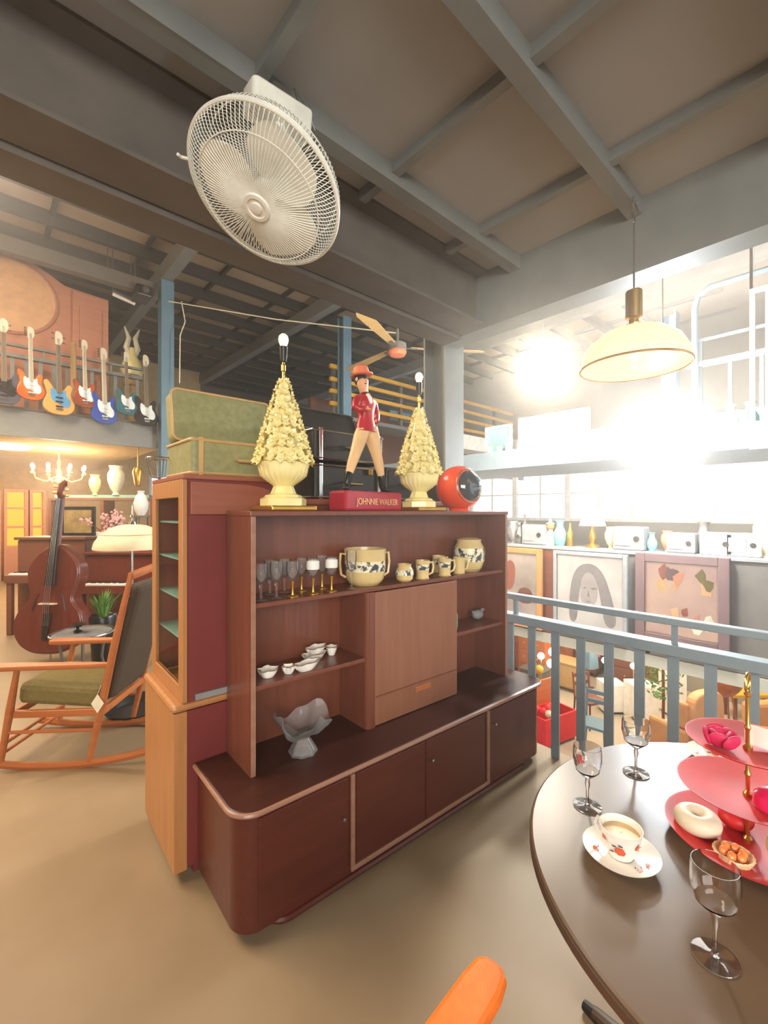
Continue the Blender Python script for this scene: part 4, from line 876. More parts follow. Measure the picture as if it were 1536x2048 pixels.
# ceiling fan over the hall
t = thing('ceiling_fan', 'dark ceiling fan with orange underside and long pale blades behind the figurine', 'fan', (CF.x, CF.y, fz_))
obj('motor', G().lathe([(.001, .12), (.05, .12), (.13, .09), (.135, .02), (.12, -.01), (.001, -.012)], 28), 'steeld', t); obj('bottom_cap', G().lathe([(.13, -.012), (.135, -.04), (.11, -.085), (.05, -.10), (.001, -.103)], 28), 'coral', t)
obj('downrod', G().tube([(0, 0, .12), (0, 0, 5.44-fz_)], .02), 'steeld', t); obj('canopy', G().lathe([(.03, 1.0), (.09, 1.1), (.001, 1.12)], 16), 'steeld', t) if False else None
for k in range(3):
    a = CA+rad(8+120*k); M_ = Euler((0, 0, a)).to_matrix().to_4x4() @ rmat(9, 0, 0)
    obj('blade', G().prism([(.2, -.05), (1.2, -.09), (1.32, -.05), (1.32, .05), (1.2, .08), (.2, .05)], .03, .038, M=M_), 'tan', t); obj('blade_iron', G().prism([(.08, -.03), (.3, -.03), (.3, .03), (.08, .03)], .02, .03, M=M_), 'steeld', t)
# ================================================================ LEFT ROOM UNDER THE GALLERY
def chandelier(px, py, Y, r, lab):
    p = PY(px, py, Y); t = thing('chandelier', lab, 'chandelier', (p.x, p.y, p.z)); 
    obj('body', G().lathe([(.001, -.28), (.03, -.27), (.06, -.2), (.03, -.12), (.05, -.02), (.02, .05), (.03, .15), (.015, .2), (.001, .21)], 16), 'brass', t)
    obj('chain', G().tube([(0, 0, .2), (0, 0, 2.6-p.z)], .012, 6), 'brass', t)
    for k in range(8):
        a = 2*math.pi*k/8+.3; c, s_ = math.cos(a), math.sin(a)
        obj('arm', G().tube([(c*.04, s_*.04, -.1), (c*r*.5, s_*r*.5, -.2), (c*r*.9, s_*r*.9, -.14), (c*r, s_*r, -.04)], .010, 6), 'brass', t)
        obj('candle', G().lathe([(.035, -.05), (.035, -.04), (.014, -.035), (.014, .04), (.001, .04)], 10, c=(c*r, s_*r, 0)), 'cream', t)
        obj('flame_bulb', G().sph((c*r, s_*r, .065), .03, 8, 6, (1, 1, 1.5)), 'warmbulb', t)
    return t
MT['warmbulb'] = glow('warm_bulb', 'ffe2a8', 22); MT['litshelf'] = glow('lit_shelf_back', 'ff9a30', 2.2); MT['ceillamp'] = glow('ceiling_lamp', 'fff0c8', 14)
chandelier(118, 942, 9.8, .40, 'brass chandelier with lit candle bulbs above the double bass')
p = PY(14, 912, 9.6); o = obj('ceiling_disc_light', G().lathe([(.001, -.05), (.28, -.05), (.33, -.02), (.33, 0), (.001, 0)], 28), 'ceillamp', loc=(p.x, p.y, 2.6)); tag(o, 'bright flat round ceiling light at the left edge under the gallery', 'light')
lamp('chandelier_light', 'POINT', tuple(PY(118, 950, 9.6)), ROOM_W*.5, WARM, .3)
lamp('room_light', 'AREA', (.6, 10.5, 2.56), ROOM_W, WARM, 2.5, (0, 0, 0)); lamp('room_light', 'AREA', (-2.5, 6.0, 4.6), ROOM_W*1.3, WARM, 2.0, (0, 0, 0))
def lit_cabinet(px0, px1, Y, zb, zt, n, lab):
    a = PY(px0, 1050, Y); b = PY(px1, 1050, Y); w = b.x-a.x; t = thing('lit_display_cabinet', lab, 'cabinet', (a.x, Y, 0))
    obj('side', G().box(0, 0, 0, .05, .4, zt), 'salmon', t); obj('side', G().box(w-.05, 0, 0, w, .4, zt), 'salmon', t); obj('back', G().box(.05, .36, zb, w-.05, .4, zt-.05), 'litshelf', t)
    obj('head', G().box(.05, 0, zt-.05, w-.05, .4, zt), 'salmon', t); obj('plinth', G().box(.05, .02, 0, w-.05, .4, zb), 'salmon', t)
    for k in range(n): z = zb+(zt-zb)*(k+1)/(n+1); obj('shelf', G().box(.05, .02, z-.02, w-.05, .36, z+.02), 'salmon', t)
    for k in range(n+1):
        for j in range(2):
            z = zb+(zt-zb)*k/(n+1)+.02; obj('bottle', G().lathe([(.03, 0), (.035, .08), (.015, .14), (.012, .18), (.001, .18)], 8, c=(.15+j*(w-.3), .15, z)), 'gold', t) if False else None
    return t
lit_cabinet(8, 56, 12.6, .75, 2.0, 2, 'cabinet with orange-lit shelves at the far left')
lit_cabinet(60, 92, 12.6, .75, 2.0, 2, 'narrower orange-lit cabinet partly behind the bass neck')
lit_cabinet(-60, 2, 12.6, .75, 1.9, 2, 'orange-lit cabinet cut by the left picture edge')
# upright piano (brown back) and dark piano
def upright(lab, px0, px1, yt, yb, d, mt, zt, cat='piano'):
    A = PD(px0, 1100, d); B = PD(px1, 1100, d); w = (B-A).length; t = thing('upright_piano', lab, cat, (A.x, A.y, 0), CA)
    obj('case', G().box(0, 0, .05, w, .32, zt), mt, t, bevel=.02); obj('lid', G().box(-.02, -.03, zt, w+.02, .34, zt+.035), mt, t, bevel=.008)
    obj('key_bed', G().box(.02, -.22, zt*.55, w-.02, -.001, zt*.55+.10), mt, t, bevel=.01)
    n = int((w-.12)/.024); g = None
    kp = obj('keys', G().box(.06, -.20, zt*.55+.101, w-.06, -.06, zt*.55+.118), 'white', t)
    g = G(); 
    for k in range(n):
        if k % 7 not in (2, 6): g.box(.07+k*.024, -.14, zt*.55+.1181, .082+k*.024, -.06, zt*.55+.13)
    obj('black_keys', g, 'ebony', t, kind='stuff')
    for x in (.03, w-.09): obj('leg', G().box(x, -.2, 0, x+.06, -.14, zt*.55), mt, t, bevel=.01)
    return t
upright('brown upright piano standing behind the double bass', 34, 170, 1080, 0, 5.6, 'walnut', 1.15)
upright('dark brown upright piano behind the rocking chair, under the blossom vases', 172, 330, 0, 0, 5.4, 'bass', .98)
def at(px, py, d): return PD(px, py, d)
p = at(180, 1120, 5.3); 
# red and teal shop shelf at the back
for k, (px0, px1, d, z, mt_, lab) in enumerate(((95, 305, 8.8, 1.78, 'walnut', 'long dark wooden shelf unit at the back carrying urns'),)):
    A = at(px0, 1000, d); B = at(px1, 1000, d); w = (B-A).length; t = thing('shelf_unit', lab, 'shelf', (A.x, A.y, 0), CA)
    obj('top_board', G().box(0, 0, z-.05, w, .4, z), mt_, t); obj('top_board', G().box(.1, .05, z+.001, w-.1, .35, z+.06), 'paleteal', t)
    for x in (0, w/2, w-.06): obj('post', G().box(x, .02, 0, x+.06, .38, z-.05), mt_, t)
    for zz_ in (.5, 1.1): obj('shelf', G().box(.06, .02, zz_, w/2, .38, zz_+.03), mt_, t); obj('shelf', G().box(w/2+.06, .02, zz_, w-.06, .38, zz_+.03), mt_, t)
def vase(lab, p, prof, mt_='cream', cat='vase', name='vase', grp=None, s=1.0, par=None):
    o = obj(name, G().lathe([(.001, 0)]+[(a*s, b*s) for a, b in prof]+[(prof[-1][0]*s*.85, prof[-1][1]*s), (prof[-2][0]*s*.85, prof[-2][1]*s), (.001, .02*s)], 20), mt_, loc=tuple(p)); tag(o, lab, cat, grp); return o
URN = [(.06, 0), (.04, .04), (.09, .12), (.13, .25), (.13, .36), (.09, .44), (.11, .50)]
q = at(232, 1000, 8.85); vase('large pale greenish urn on the back shelf left of the blue windows', (q.x, q.y, 1.84), URN, 'paper', s=1.15)
q = at(190, 1000, 8.85); vase('cream urn on the back shelf beside the chandelier', (q.x, q.y, 1.84), URN, 'cream', s=.8)
q = at(282, 1020, 6.5); vase('white egg-shaped vase beside the honey-coloured cabinet', (q.x, q.y, 1.45), [(.05, 0), (.09, .08), (.10, .18), (.07, .28), (.04, .32), (.05, .36)], 'white')
t = thing('plant_stand', 'tall thin dark stand carrying the white egg-shaped vase', 'stand', (q.x, q.y, 0)); obj('plate', G().lathe([(.001, 1.42), (.12, 1.42), (.12, 1.448), (.001, 1.448)], 16), 'steeld', t)
for k in range(3): a = 2.1*k; obj('leg', G().tube([(.09*math.cos(a), .09*math.sin(a), 1.42), (.15*math.cos(a), .15*math.sin(a), 0)], .012), 'steeld', t)
for k, px in enumerate((304, 314)):
    A = PY(px, 930, 11.5)
t = thing('ornament_lamp', 'amber glass wall lantern right of the urns', 'lamp', tuple(at(276, 950, 7.5))); obj('glass', G().lathe([(.001, -.2), (.05, -.18), (.09, .05), (.06, .12), (.001, .14)], 12), 'gold', t); obj('rod', G().tube([(0, 0, .13), (0, 0, 2.6-t.location.z)], .012), 'brass', t)
g = G(); 
w3 = struct('window_20', G().box(3.55, 13.84, 1.4, 3.62, 13.9, 2.55).box(4.38, 13.84, 1.4, 4.45, 13.9, 2.55).box(3.62, 13.84, 2.48, 4.38, 13.9, 2.55).box(3.62, 13.84, 1.4, 4.38, 13.9, 1.47), 'white')
MT['daypane'] = glow('daylight_pane', 'b8dcff', 2.6)
for k in range(4): obj('pane', G().box(3.63+.37*(k % 2), 13.86, 1.48+.5*(k//2), 3.98+.37*(k % 2), 13.875, 1.96+.5*(k//2)), 'daypane', w3)
# picture and blossoms
t = thing('framed_picture', 'framed olive and gold picture leaning behind the blossoms', 'picture', tuple(at(155, 1078, 5.75)), CA); t.location.z = 1.19
obj('frame', G().box(-.22, 0, 0, .22, .03, .38).box(-.18, -.005, .04, .18, 0, .34) if False else G().box(-.22, 0, 0, -.18, .03, .38).box(.18, 0, 0, .22, .03, .38).box(-.18, 0, 0, .18, .03, .04).box(-.18, 0, .34, .18, .03, .38), 'blk', t)
obj('canvas', G().box(-.18, .005, .04, .18, .02, .34), mat('olive_canvas', '7c6a44', .7, c2='b89a60', scale=7), t)
def blossoms(lab, p, h, n, spread_, vmt, petal, seed):
    rr = random.Random(seed); t = thing('blossom_vase', lab, 'flowers', tuple(p))
    obj('vase', G().lathe([(.001, 0), (.07, 0), (.09, .1), (.12, .24), (.11, .24), (.001, .02)], 16), vmt, t)
    for k in range(n):
        a = rr.uniform(0, 6.28); r = spread_*rr.uniform(.4, 1); H = h*rr.uniform(.6, 1); pts = [Vector((0, 0, .1)), Vector((.3*r*math.cos(a), .3*r*math.sin(a), .1+H*.5)), Vector((r*math.cos(a), r*math.sin(a), .1+H))]
        br = obj('branch', G().tube(pts, .006, 4), 'walnut', t)
        g = G()
        for j in range(16):
            u = rr.uniform(.35, 1); q = pts[1].lerp(pts[2], u) if u > .5 else pts[0].lerp(pts[1], u*2); o_ = Vector((rr.uniform(-.04, .04), rr.uniform(-.04, .04), rr.uniform(-.04, .04)))
            g.sph(tuple(q+o_), rr.uniform(.014, .026), 6, 4)
        obj('blossom', g, petal, br, kind='stuff')
    return t
q = at(214, 1145, 5.15); blossoms('white vase of pale pink blossom branches on the dark piano', (q.x, q.y, .81+.02) if False else (at(214, 1145, 5.55).x, at(214, 1145, 5.55).y, 1.016), .42, 9, .30, 'white', 'pink', 3)
q = at(278, 1145, 5.5); t = thing('stacked_books', 'red and white boxes on the dark piano beside the white lamp', 'boxes', (q.x, q.y, 1.016), CA)
for k in range(3): obj('box', G().box(-.09, -.06, .05*k, .10, .06, .05*k+.045), ('redbase', 'white', 'redbase')[k], t)
# double bass
p = W(-3.27, 4.35); t = thing('double_bass', 'reddish-brown double bass leaning at the left, neck up past the chandelier', 'double bass', (p.x, p.y, 0), CA+rad(8))
M_ = rmat(-6, 2.5, 0) @ XZ
BB = [(0, .12), (.14, .13), (.27, .22), (.32, .38), (.29, .52), (.20, .62), (.19, .70), (.23, .82), (.24, .95), (.17, 1.08), (.06, 1.17), (0, 1.19)]
out = BB+[(-x, y) for x, y in reversed(BB[1:-1])]
obj('ribs', G().prism(smooth_poly(out, 2), -.09, .09, M=M_), 'bass', t, bevel=.02)
obj('soundboard', G().prism(smooth_poly([(x*.96, .66+(y-.66)*.97) for x, y in out], 2), .0905, .11, M=M_), 'bass', t, bevel=.012)
obj('fingerboard', G().prism([(-.045, .78), (.045, .78), (.026, 1.62), (-.026, 1.62)], .13, .155, M=M_), 'ebony', t, bevel=.004)
obj('neck', G().prism([(-.028, 1.10), (.028, 1.10), (.022, 1.66), (-.022, 1.66)], .07, .13, M=M_), 'bass', t, bevel=.01)
obj('scroll', G().tube([M_ @ Vector((0, 1.64+.06*k/4, .11+.012*k)) for k in range(4)]+[M_ @ Vector((0, 1.76, .12)), M_ @ Vector((0, 1.80, .08)), M_ @ Vector((0, 1.77, .05))], [.028, .028, .026, .024, .03, .026, .015], 8), 'bass', t)
for k in range(4): obj('tuning_peg', G().tube([M_ @ Vector((-.07 if k % 2 else .07, 1.66+.03*k, .12)), M_ @ Vector((0, 1.66+.03*k, .12))], [.014, .006], 6), 'brass', t)
obj('bridge', G().prism([(-.08, .585), (-.06, .585), (-.04, .60), (.04, .60), (.06, .585), (.08, .585), (.05, .66), (-.05, .66)], .105, .118, M=XZ) if False else G().box(-.07, -.17, .0, .07, -.11, .012, M=rmat(-6, 2.5, 0) @ Matrix.Translation((0, 0, .60))), 'maple', t)
obj('tailpiece', G().prism([(-.02, .26), (.02, .26), (.04, .52), (-.04, .52)], .13, .145, M=M_), 'ebony', t, bevel=.004); obj('endpin', G().tube([M_ @ Vector((0, .13, 0)), M_ @ Vector((0, 0.01, 0))], .008), 'silver', t)
for s_ in (-1, 1): obj('f_hole', G().tube([M_ @ Vector(v) for v in ((s_*.10, .70, .111), (s_*.12, .66, .111), (s_*.135, .58, .111), (s_*.15, .54, .111))], .007, 5), 'ebony', t)
for k in range(4): obj('string', G().tube([M_ @ Vector((-.024+.016*k, .40, .148)), M_ @ Vector((-.024+.016*k, .60, .172)), M_ @ Vector((-.015+.010*k, 1.63, .158))], .0028, 4), 'silver', t)
# small round side table with dish, plant
p = W(-2.52, 3.72); t = thing('side_table', 'small round glass-topped side table between rocking chair and bass', 'table', (p.x, p.y, 0))
obj('glass_top', G().lathe([(.001, .492), (.225, .492), (.225, .50), (.001, .50)], 40), 'pane', t); obj('rim', G().tube([(.228*math.cos(a*math.pi/24), .228*math.sin(a*math.pi/24), .494) for a in range(48)], .008, 8, closed=True), 'silver', t)
obj('under_tray', G().lathe([(.001, .47), (.2, .47), (.215, .488), (.001, .488)], 32), 'grey', t)
for k in range(3): a = 2.09*k+.4; obj('leg', G().tube([(.19*math.cos(a), .19*math.sin(a), .48), (.16*math.cos(a), .16*math.sin(a), .25), (.22*math.cos(a), .22*math.sin(a), 0)], .012), 'steeld', t)
q = W(-2.56, 3.72, .501); t = thing('glass_dish', 'dark footed dish on the small round side table', 'dish', tuple(q)); obj('bowl', G().lathe([(.03, 0), (.035, .004), (.012, .015), (.012, .035), (.05, .055), (.055, .06), (.001, .045)], 20), 'blk', t)
q = W(-2.68, 4.25, 0); t = thing('potted_grass', 'tufted green grass plant beside the rocking chair back', 'plant', tuple(q)); obj('pot', G().lathe([(.001, 0), (.09, 0), (.12, .50), (.11, .52), (.09, .50), (.001, .48)], 20), 'blk', t)
rr = random.Random(9); g = G()
for k in range(150):
    a = rr.uniform(0, 6.28); r = rr.uniform(.03, .17); H = rr.uniform(.14, .26); c, s_ = math.cos(a), math.sin(a); w_ = .006
    P = [(-s_*w_+.03*c, c*w_+.03*s_, .5), (s_*w_+.03*c, -c*w_+.03*s_, .5), (.6*r*c+s_*w_*.8, .6*r*s_-c*w_*.8, .5+H*.7), (.6*r*c-s_*w_*.8, .6*r*s_+c*w_*.8, .5+H*.7), (r*c, r*s_, .5+H)]
    g.add(P, [(0, 1, 2, 3), (3, 2, 4)])
obj('grass_blades', g, 'green2', t, kind='stuff')
# floor lamp
p = W(-2.14, 3.78); t = thing('floor_lamp', 'chrome floor lamp with cream dome shade left of the honey-coloured cabinet', 'lamp', (p.x, p.y, 0))
obj('pole', G().tube([(0, 0, .1), (0, 0, 1.42)], .010, 10), 'silver', t)
for k in range(3): a = 2.09*k+.2; obj('leg', G().tube([(0, 0, .12), (.12*math.cos(a), .12*math.sin(a), .07), (.24*math.cos(a), .24*math.sin(a), .012)], .010), 'steeld', t)
obj('shade', G().lathe([(.285, 1.19), (.288, 1.20), (.275, 1.25), (.235, 1.31), (.17, 1.36), (.11, 1.385), (.05, 1.395), (.05, 1.39), (.11, 1.38), (.168, 1.354), (.23, 1.304), (.268, 1.248), (.28, 1.20)], 48), 'drum', t)
obj('shade_seam', G().tube([(.235*math.cos(a*math.pi/24), .235*math.sin(a*math.pi/24), 1.312) for a in range(48)], .003, 5, closed=True), 'tan', t)
obj('finial', G().lathe([(.04, 1.395), (.03, 1.42), (.012, 1.43), (.02, 1.46), (.008, 1.48), (.004, 1.56), (.001, 1.57)], 14), 'silver', t); obj('socket', G().lathe([(.018, 1.22), (.02, 1.30), (.001, 1.39)], 12), 'silver', t)
for k in range(3): a = 2.09*k; obj('shade_arm', G().tube([(0, 0, 1.33), (.20*math.cos(a), .20*math.sin(a), 1.33)], .003, 5), 'silver', t)
# rocking chair (faces left)
p = W(-1.93, 2.86); t = thing('rocking_chair', 'teak rocking chair with olive cushions and hanging price tag, facing left', 'chair', (p.x, p.y, 0), CA+rad(4))
YN, YF = -.26, .26
for y in (YN, YF):
    g = G(); pts = []
    for k in range(15):
        x = -.44+1.12*k/14; pts.append((x, y, .016+.11*((x+.02)/.68)**2))
    obj('rocker', g.tube(pts, .015, 6, flat=1.6), 'teak', t)
    obj('front_leg', G().tube([(-.31, y, .05), (-.26, y, .35), (-.22, y, .585)], [.016, .022, .015], 10), 'teak', t)
    obj('back_post', G().tube([(.18, y, .04), (.25, y, .35), (.325, y, .72), (.42, y, 1.14)], [.016, .022, .021, .014], 10), 'teak', t)
    obj('arm', G().prism(smooth_poly([(-.37, -.035), (-.33, -.045), (-.15, -.035), (.31, -.02), (.31, .02), (-.15, .04), (-.33, .045), (-.37, .03)], 1), 0, .03, M=rmat(0, 0, 0, (0, y, .585))), 'teak', t, bevel=.009)
obj('seat_frame', G().box(-.27, YN, .30, .26, YN+.03, .34).box(-.27, YF-.03, .30, .26, YF, .34).box(-.27, YN+.03, .30, -.24, YF-.03, .34).box(.23, YN+.03, .30, .26, YF-.03, .34), 'teak', t, bevel=.004)
obj('seat_cushion', G().prism(rrect(-.26, YN+.035, .22, YF-.035, .05), 0, .12, M=rmat(0, 5, 0, (0, 0, .345))), 'olive', t, bevel=.03)
obj('back_cushion', G().prism(rrect(-.36, YN+.035, .34, YF-.035, .04), 0, .09, M=rmat(0, -76, 0, (.375, 0, .72))), 'brownf', t, bevel=.03)
for x, z in ((-.285, .16), (-.30, .10)): obj('stretcher', G().tube([(x, YN, z), (x, YF, z)], .010), 'teak', t)
for y in (YN, YF): obj('stretcher', G().tube([(-.28, y, .22), (.22, y, .22)], .010), 'teak', t)
for x in (-.08, -.0, .08): obj('slat', G().tube([(.365+x*.3, YN, .90+x*1.2), (.365+x*.3, YF, .90+x*1.2)], .010), 'teak', t)
obj('crest_rail', G().tube([(.415, YN, 1.12), (.43, 0, 1.14), (.415, YF, 1.12)], .018, 8, flat=1.5), 'teak', t)
obj('price_tag', G().prism([(0, .055), (.036, 0), (0, -.055), (-.036, 0)], 0, .002, M=Matrix.Translation((.25, YN-.04, .39)) @ XZ), 'paper', t); obj('tag_string', G().tube([(.25, YN-.04, .445), (.26, YN-.02, .49)], .0015, 4), 'paper', t)
# dark low object under it
t = thing('floor_tray', 'low dark round tray on the floor behind the rocking chair', 'tray', tuple(W(-1.83, 3.35, 0))); obj('pan', G().lathe([(.001, 0), (.2, 0), (.25, .06), (.24, .06), (.19, .012), (.001, .012)], 28), 'blk', t)
# ================================================================ ACROSS THE VOID: pictures, counter, wares
def picture(lab, px0, py0, px1, py1, X, frame, fw, canvas, extra=None, glassy=True):
    a = PX(px0, py0, X); b = PX(px1, py0, X); c = PX(px0, py1, X); w = abs(a.y-b.y); h = a.z-c.z
    t = thing('framed_picture', lab, 'picture', (X, a.y, c.z), rad(-90))
    obj('frame', G().box(0, -.03, 0, fw, .02, h).box(w-fw, -.03, 0, w, .02, h).box(fw, -.03, 0, w-fw, .02, fw).box(fw, -.03, h-fw, w-fw, .02, h), frame, t, bevel=.008)
    obj('canvas', G().box(fw, -.005, fw, w-fw, .015, h-fw), canvas, t)
    if extra: extra(t, w, h)
    if glassy: obj('glazing', G().box(fw, -.022, fw, w-fw, -.018, h-fw), 'pane', t)
    return t
MT['mauve'] = mat('mauve_frame', '6e5654', .5); MT['figart'] = mat('figure_painting', '8c7c70', .6, c2='b0a090', scale=3)
MT['sketch'] = mat('pale_drawing', 'cdc6bc', .7, c2='b8aea4', scale=3.0); MT['ink'] = mat('grey_charcoal', '8e8580', .8); MT['ink2'] = mat('light_charcoal', 'aaa098', .8)
MT['rosepaint'] = mat('rose_painting', 'b09088', .6, c2='c8a68c', scale=2.2); MT['cyanpaint'] = mat('cyan_painting', '58b8c8', .5, c2='80ccd8', scale=2); MT['redpaint'] = mat('red_band', 'd07880', .6)
def art1(t, w, h):
    obj('painted_shape', G().prism(smooth_poly([(w*.25, h*.45), (w*.45, h*.45), (w*.5, h*.8), (w*.3, h*.85)]), .0, .003, M=Matrix.Translation((0, -.005, 0)) @ XZ), 'redwood', t)
    obj('painted_shape', G().prism(smooth_poly([(w*.5, h*.3), (w*.85, h*.3), (w*.8, h*.5), (w*.55, h*.5)]), .0, .003, M=Matrix.Translation((0, -.005, 0)) @ XZ), 'walnut', t)
def art2(t, w, h):
    Mx = Matrix.Translation((0, -.006, 0)) @ XZ
    hair = smooth_poly([(w*.22, h*.12), (w*.24, h*.55), (w*.32, h*.80), (w*.5, h*.88), (w*.68, h*.80), (w*.80, h*.5), (w*.88, h*.15), (w*.72, h*.10), (w*.66, h*.45), (w*.60, h*.70), (w*.42, h*.70), (w*.36, h*.45), (w*.34, h*.12)])
    obj('drawn_hair', G().prism(hair, 0, .002, M=Mx), 'ink', t); 
    obj('drawn_face', G().prism(smooth_poly([(w*.38, h*.40), (w*.40, h*.68), (w*.5, h*.78), (w*.62, h*.68), (w*.62, h*.42), (w*.5, h*.28)]), .0025, .004, M=Mx), 'ink2', t)
    for x in (.45, .56): obj('drawn_eye', G().prism([(w*(x-.035), h*.56), (w*x, h*.575), (w*(x+.035), h*.56), (w*x, h*.548)], .0045, .006, M=Mx), 'ink', t)
    obj('drawn_nose', G().prism([(w*.5, h*.54), (w*.52, h*.46), (w*.485, h*.46)], .0045, .006, M=Mx), 'ink', t); obj('drawn_mouth', G().prism([(w*.46, h*.40), (w*.5, h*.41), (w*.55, h*.40), (w*.5, h*.385)], .0045, .006, M=Mx), 'ink', t)
def art3(t, w, h):
    Mx = Matrix.Translation((0, -.006, 0)) @ XZ
    rr = random.Random(21); cols = ('tan', 'sand', 'salmon', 'redwood', 'mauve', 'paper', 'olive')
    for k in range(16):
        cx, cy = w*rr.uniform(.2, .8), h*rr.uniform(.22, .80); n = rr.randint(4, 6); a0 = rr.uniform(0, 6)
        P = [(cx+w*rr.uniform(.03, .09)*math.cos(a0+6.283*q/n), cy+h*rr.uniform(.03, .12)*math.sin(a0+6.283*q/n)) for q in range(n)]
        obj('painted_shape', G().prism(P, .0002*k, .0015+.0002*k, M=Mx), cols[k % 7], t)
picture('wood-framed painting of figures, just right of the sideboard hutch', 985, 1092, 1085, 1240, 5.165, 'oak', .07, 'figart', art1)
picture('grey-framed charcoal drawing of a long-haired woman, middle of the three hung pictures', 1108, 1100, 1256, 1254, 5.165, 'grey', .045, 'sketch', art2)
picture('wide rose-framed abstract painting, rightmost of the three hung pictures', 1272, 1104, 1461, 1275, 5.165, 'mauve', .09, 'rosepaint', art3)
# long counter carrying wares, the pictures hang on its front
t = thing('long_counter', 'long grey display counter along the opposite gallery, pictures hung on its front', 'counter', (5.215, 6.6, 0), rad(-90))
for k in range(9): obj('counter_unit', G().box(k*1.0+.01, 0, 0, k*1.0+.97, .5, 1.04), 'steeld' if k % 3 else 'walnut', t, bevel=.01)
obj('counter_top', G().box(-.02, -.02, 1.041, 9.0, .52, 1.075), 'grey', t, bevel=.005)
def wy(px): return PX(px, 1080, 5.42).y
items = []
def ware(kind, px, lab, mt_, s=1.0, dx=0, cat=None):
    y = wy(px); loc = (5.42+dx, y, 1.0765)
    if kind == 'urn': return vase(lab, loc, URN, mt_, s=s, cat=cat or 'vase')
    if kind == 'jug': return vase(lab, loc, [(.06, 0), (.10, .10), (.10, .2), (.05, .3), (.05, .36), (.07, .4)], mt_, s=s, cat=cat or 'jug', name='jug')
    if kind == 'bottle': return vase(lab, loc, [(.04, 0), (.045, .02), (.045, .2), (.015, .28), (.014, .36)], mt_, s=s, cat='bottle', name='bottle')
    if kind == 'box':
        t = thing('radio', lab, cat or 'radio', loc, rad(-90)); obj('case', G().box(-.16*s, -.1*s, 0, .16*s, .1*s, .26*s), mt_, t, bevel=.015); obj('dial', G().lathe([(.03*s, 0), (.03*s, .012), (.001, .012)], 16, M=rmat(90, 0, 0, (.09*s, -.1*s, .13*s))), 'silver', t); obj('grille', G().box(-.13*s, -.108*s, .05*s, .03*s, -.1*s, .21*s), 'grey', t); return t
    if kind == 'lampw':
        t = thing('table_lamp', lab, 'lamp', loc); obj('base', G().lathe([(.08, 0), (.08, .02), (.03, .05), (.05, .12), (.02, .22), (.01, .3), (.001, .3)], 16), 'brass', t); obj('shade', G().lathe([(.15, .26), (.08, .46), (.075, .46), (.145, .26)], 24, caps=False), mt_, t); obj('bulb', G().sph((0, 0, .33), .03, 10, 6), 'warmbulb', t); return t
    if kind == 'helm':
        t = thing('doll', lab, 'figurine', loc); obj('body', G().lathe([(.06, 0), (.07, .04), (.04, .16), (.02, .2), (.001, .2)], 14), 'porc', t); obj('head', G().sph((0, 0, .24), .05, 14, 8), 'fruit', t); obj('hat', G().lathe([(.06, .27), (.02, .30), (.001, .36)], 12), 'porc', t); return t
ware('urn', 1027, 'crystal vase on the counter just right of the hutch', 'frost', .6); ware('jug', 1040, 'grey metal jug on the counter beside the hutch', 'silver', .7)
ware('box', 1073, 'tall grey-blue speaker on the counter, beside the orange-headed doll', 'grey', 1.0); ware('helm', 1101, 'white doll with orange head on the counter above the wooden frame', 'porc', .9)
ware('bottle', 1010, 'slim clear bottle at the left end of the counter', 'glass', .9); ware('bottle', 1050, 'dark slim bottle left of the grey-blue speaker', 'steeld', 1.1)
ware('jug', 1120, 'pale green jug on the counter left of the brass-lit lamp', 'paleteal', .8); ware('bottle', 1140, 'slim amber bottle on the counter', 'gold', .8)
ware('lampw', 1185, 'lit table lamp with pale pleated shade above the charcoal drawing', 'drum', .9); ware('urn', 1222, 'round cream vase right of the lit table lamp', 'cream', .5)
ware('box', 1262, 'large pale grey radio on the counter between the drawing and the rose painting', 'grey', 1.0); ware('jug', 1304, 'small pale green jug right of the blue-grey radio', 'paleteal', .5)
ware('urn', 1335, 'orange and white vase on the counter above the rose painting', 'coral', .45); ware('box', 1365, 'grey box on the counter before the white chest', 'grey', .8)
ware('box', 1436, 'white enamel chest at the right on the counter', 'white', .85, cat='box'); ware('box', 1489, 'second white enamel chest at the right end of the counter', 'white', .85, cat='box')
ware('jug', 1403, 'dark jug left of the white chests', 'steeld', .8, .1); ware('urn', 1534, 'pale urn at the right edge on the counter', 'paper', .8)
# chairs parked behind the counter
def simple_chair(loc, rz, mt_, lab, h=.95, sh=.46, grp=None):
    t = thing('wooden_chair', lab, 'chair', loc, rz, grp)
    for x in (-.19, .19):
        for y in (-.19, .19): obj('leg', G().tube([(x*1.1, y*1.1, 0), (x, y, sh)], [.014, .019], 8), mt_, t)
        obj('back_post', G().tube([(x, .19, sh), (x, .25, h)], .017, 8), mt_, t)
    obj('seat', G().prism(rrect(-.22, -.22, .22, .22, .05), sh, sh+.05), mt_, t, bevel=.01)
    for z in (h-.1, h-.26): obj('back_slat', G().box(-.18, .225, z, .18, .25, z+.07), mt_, t, bevel=.005)
    return t
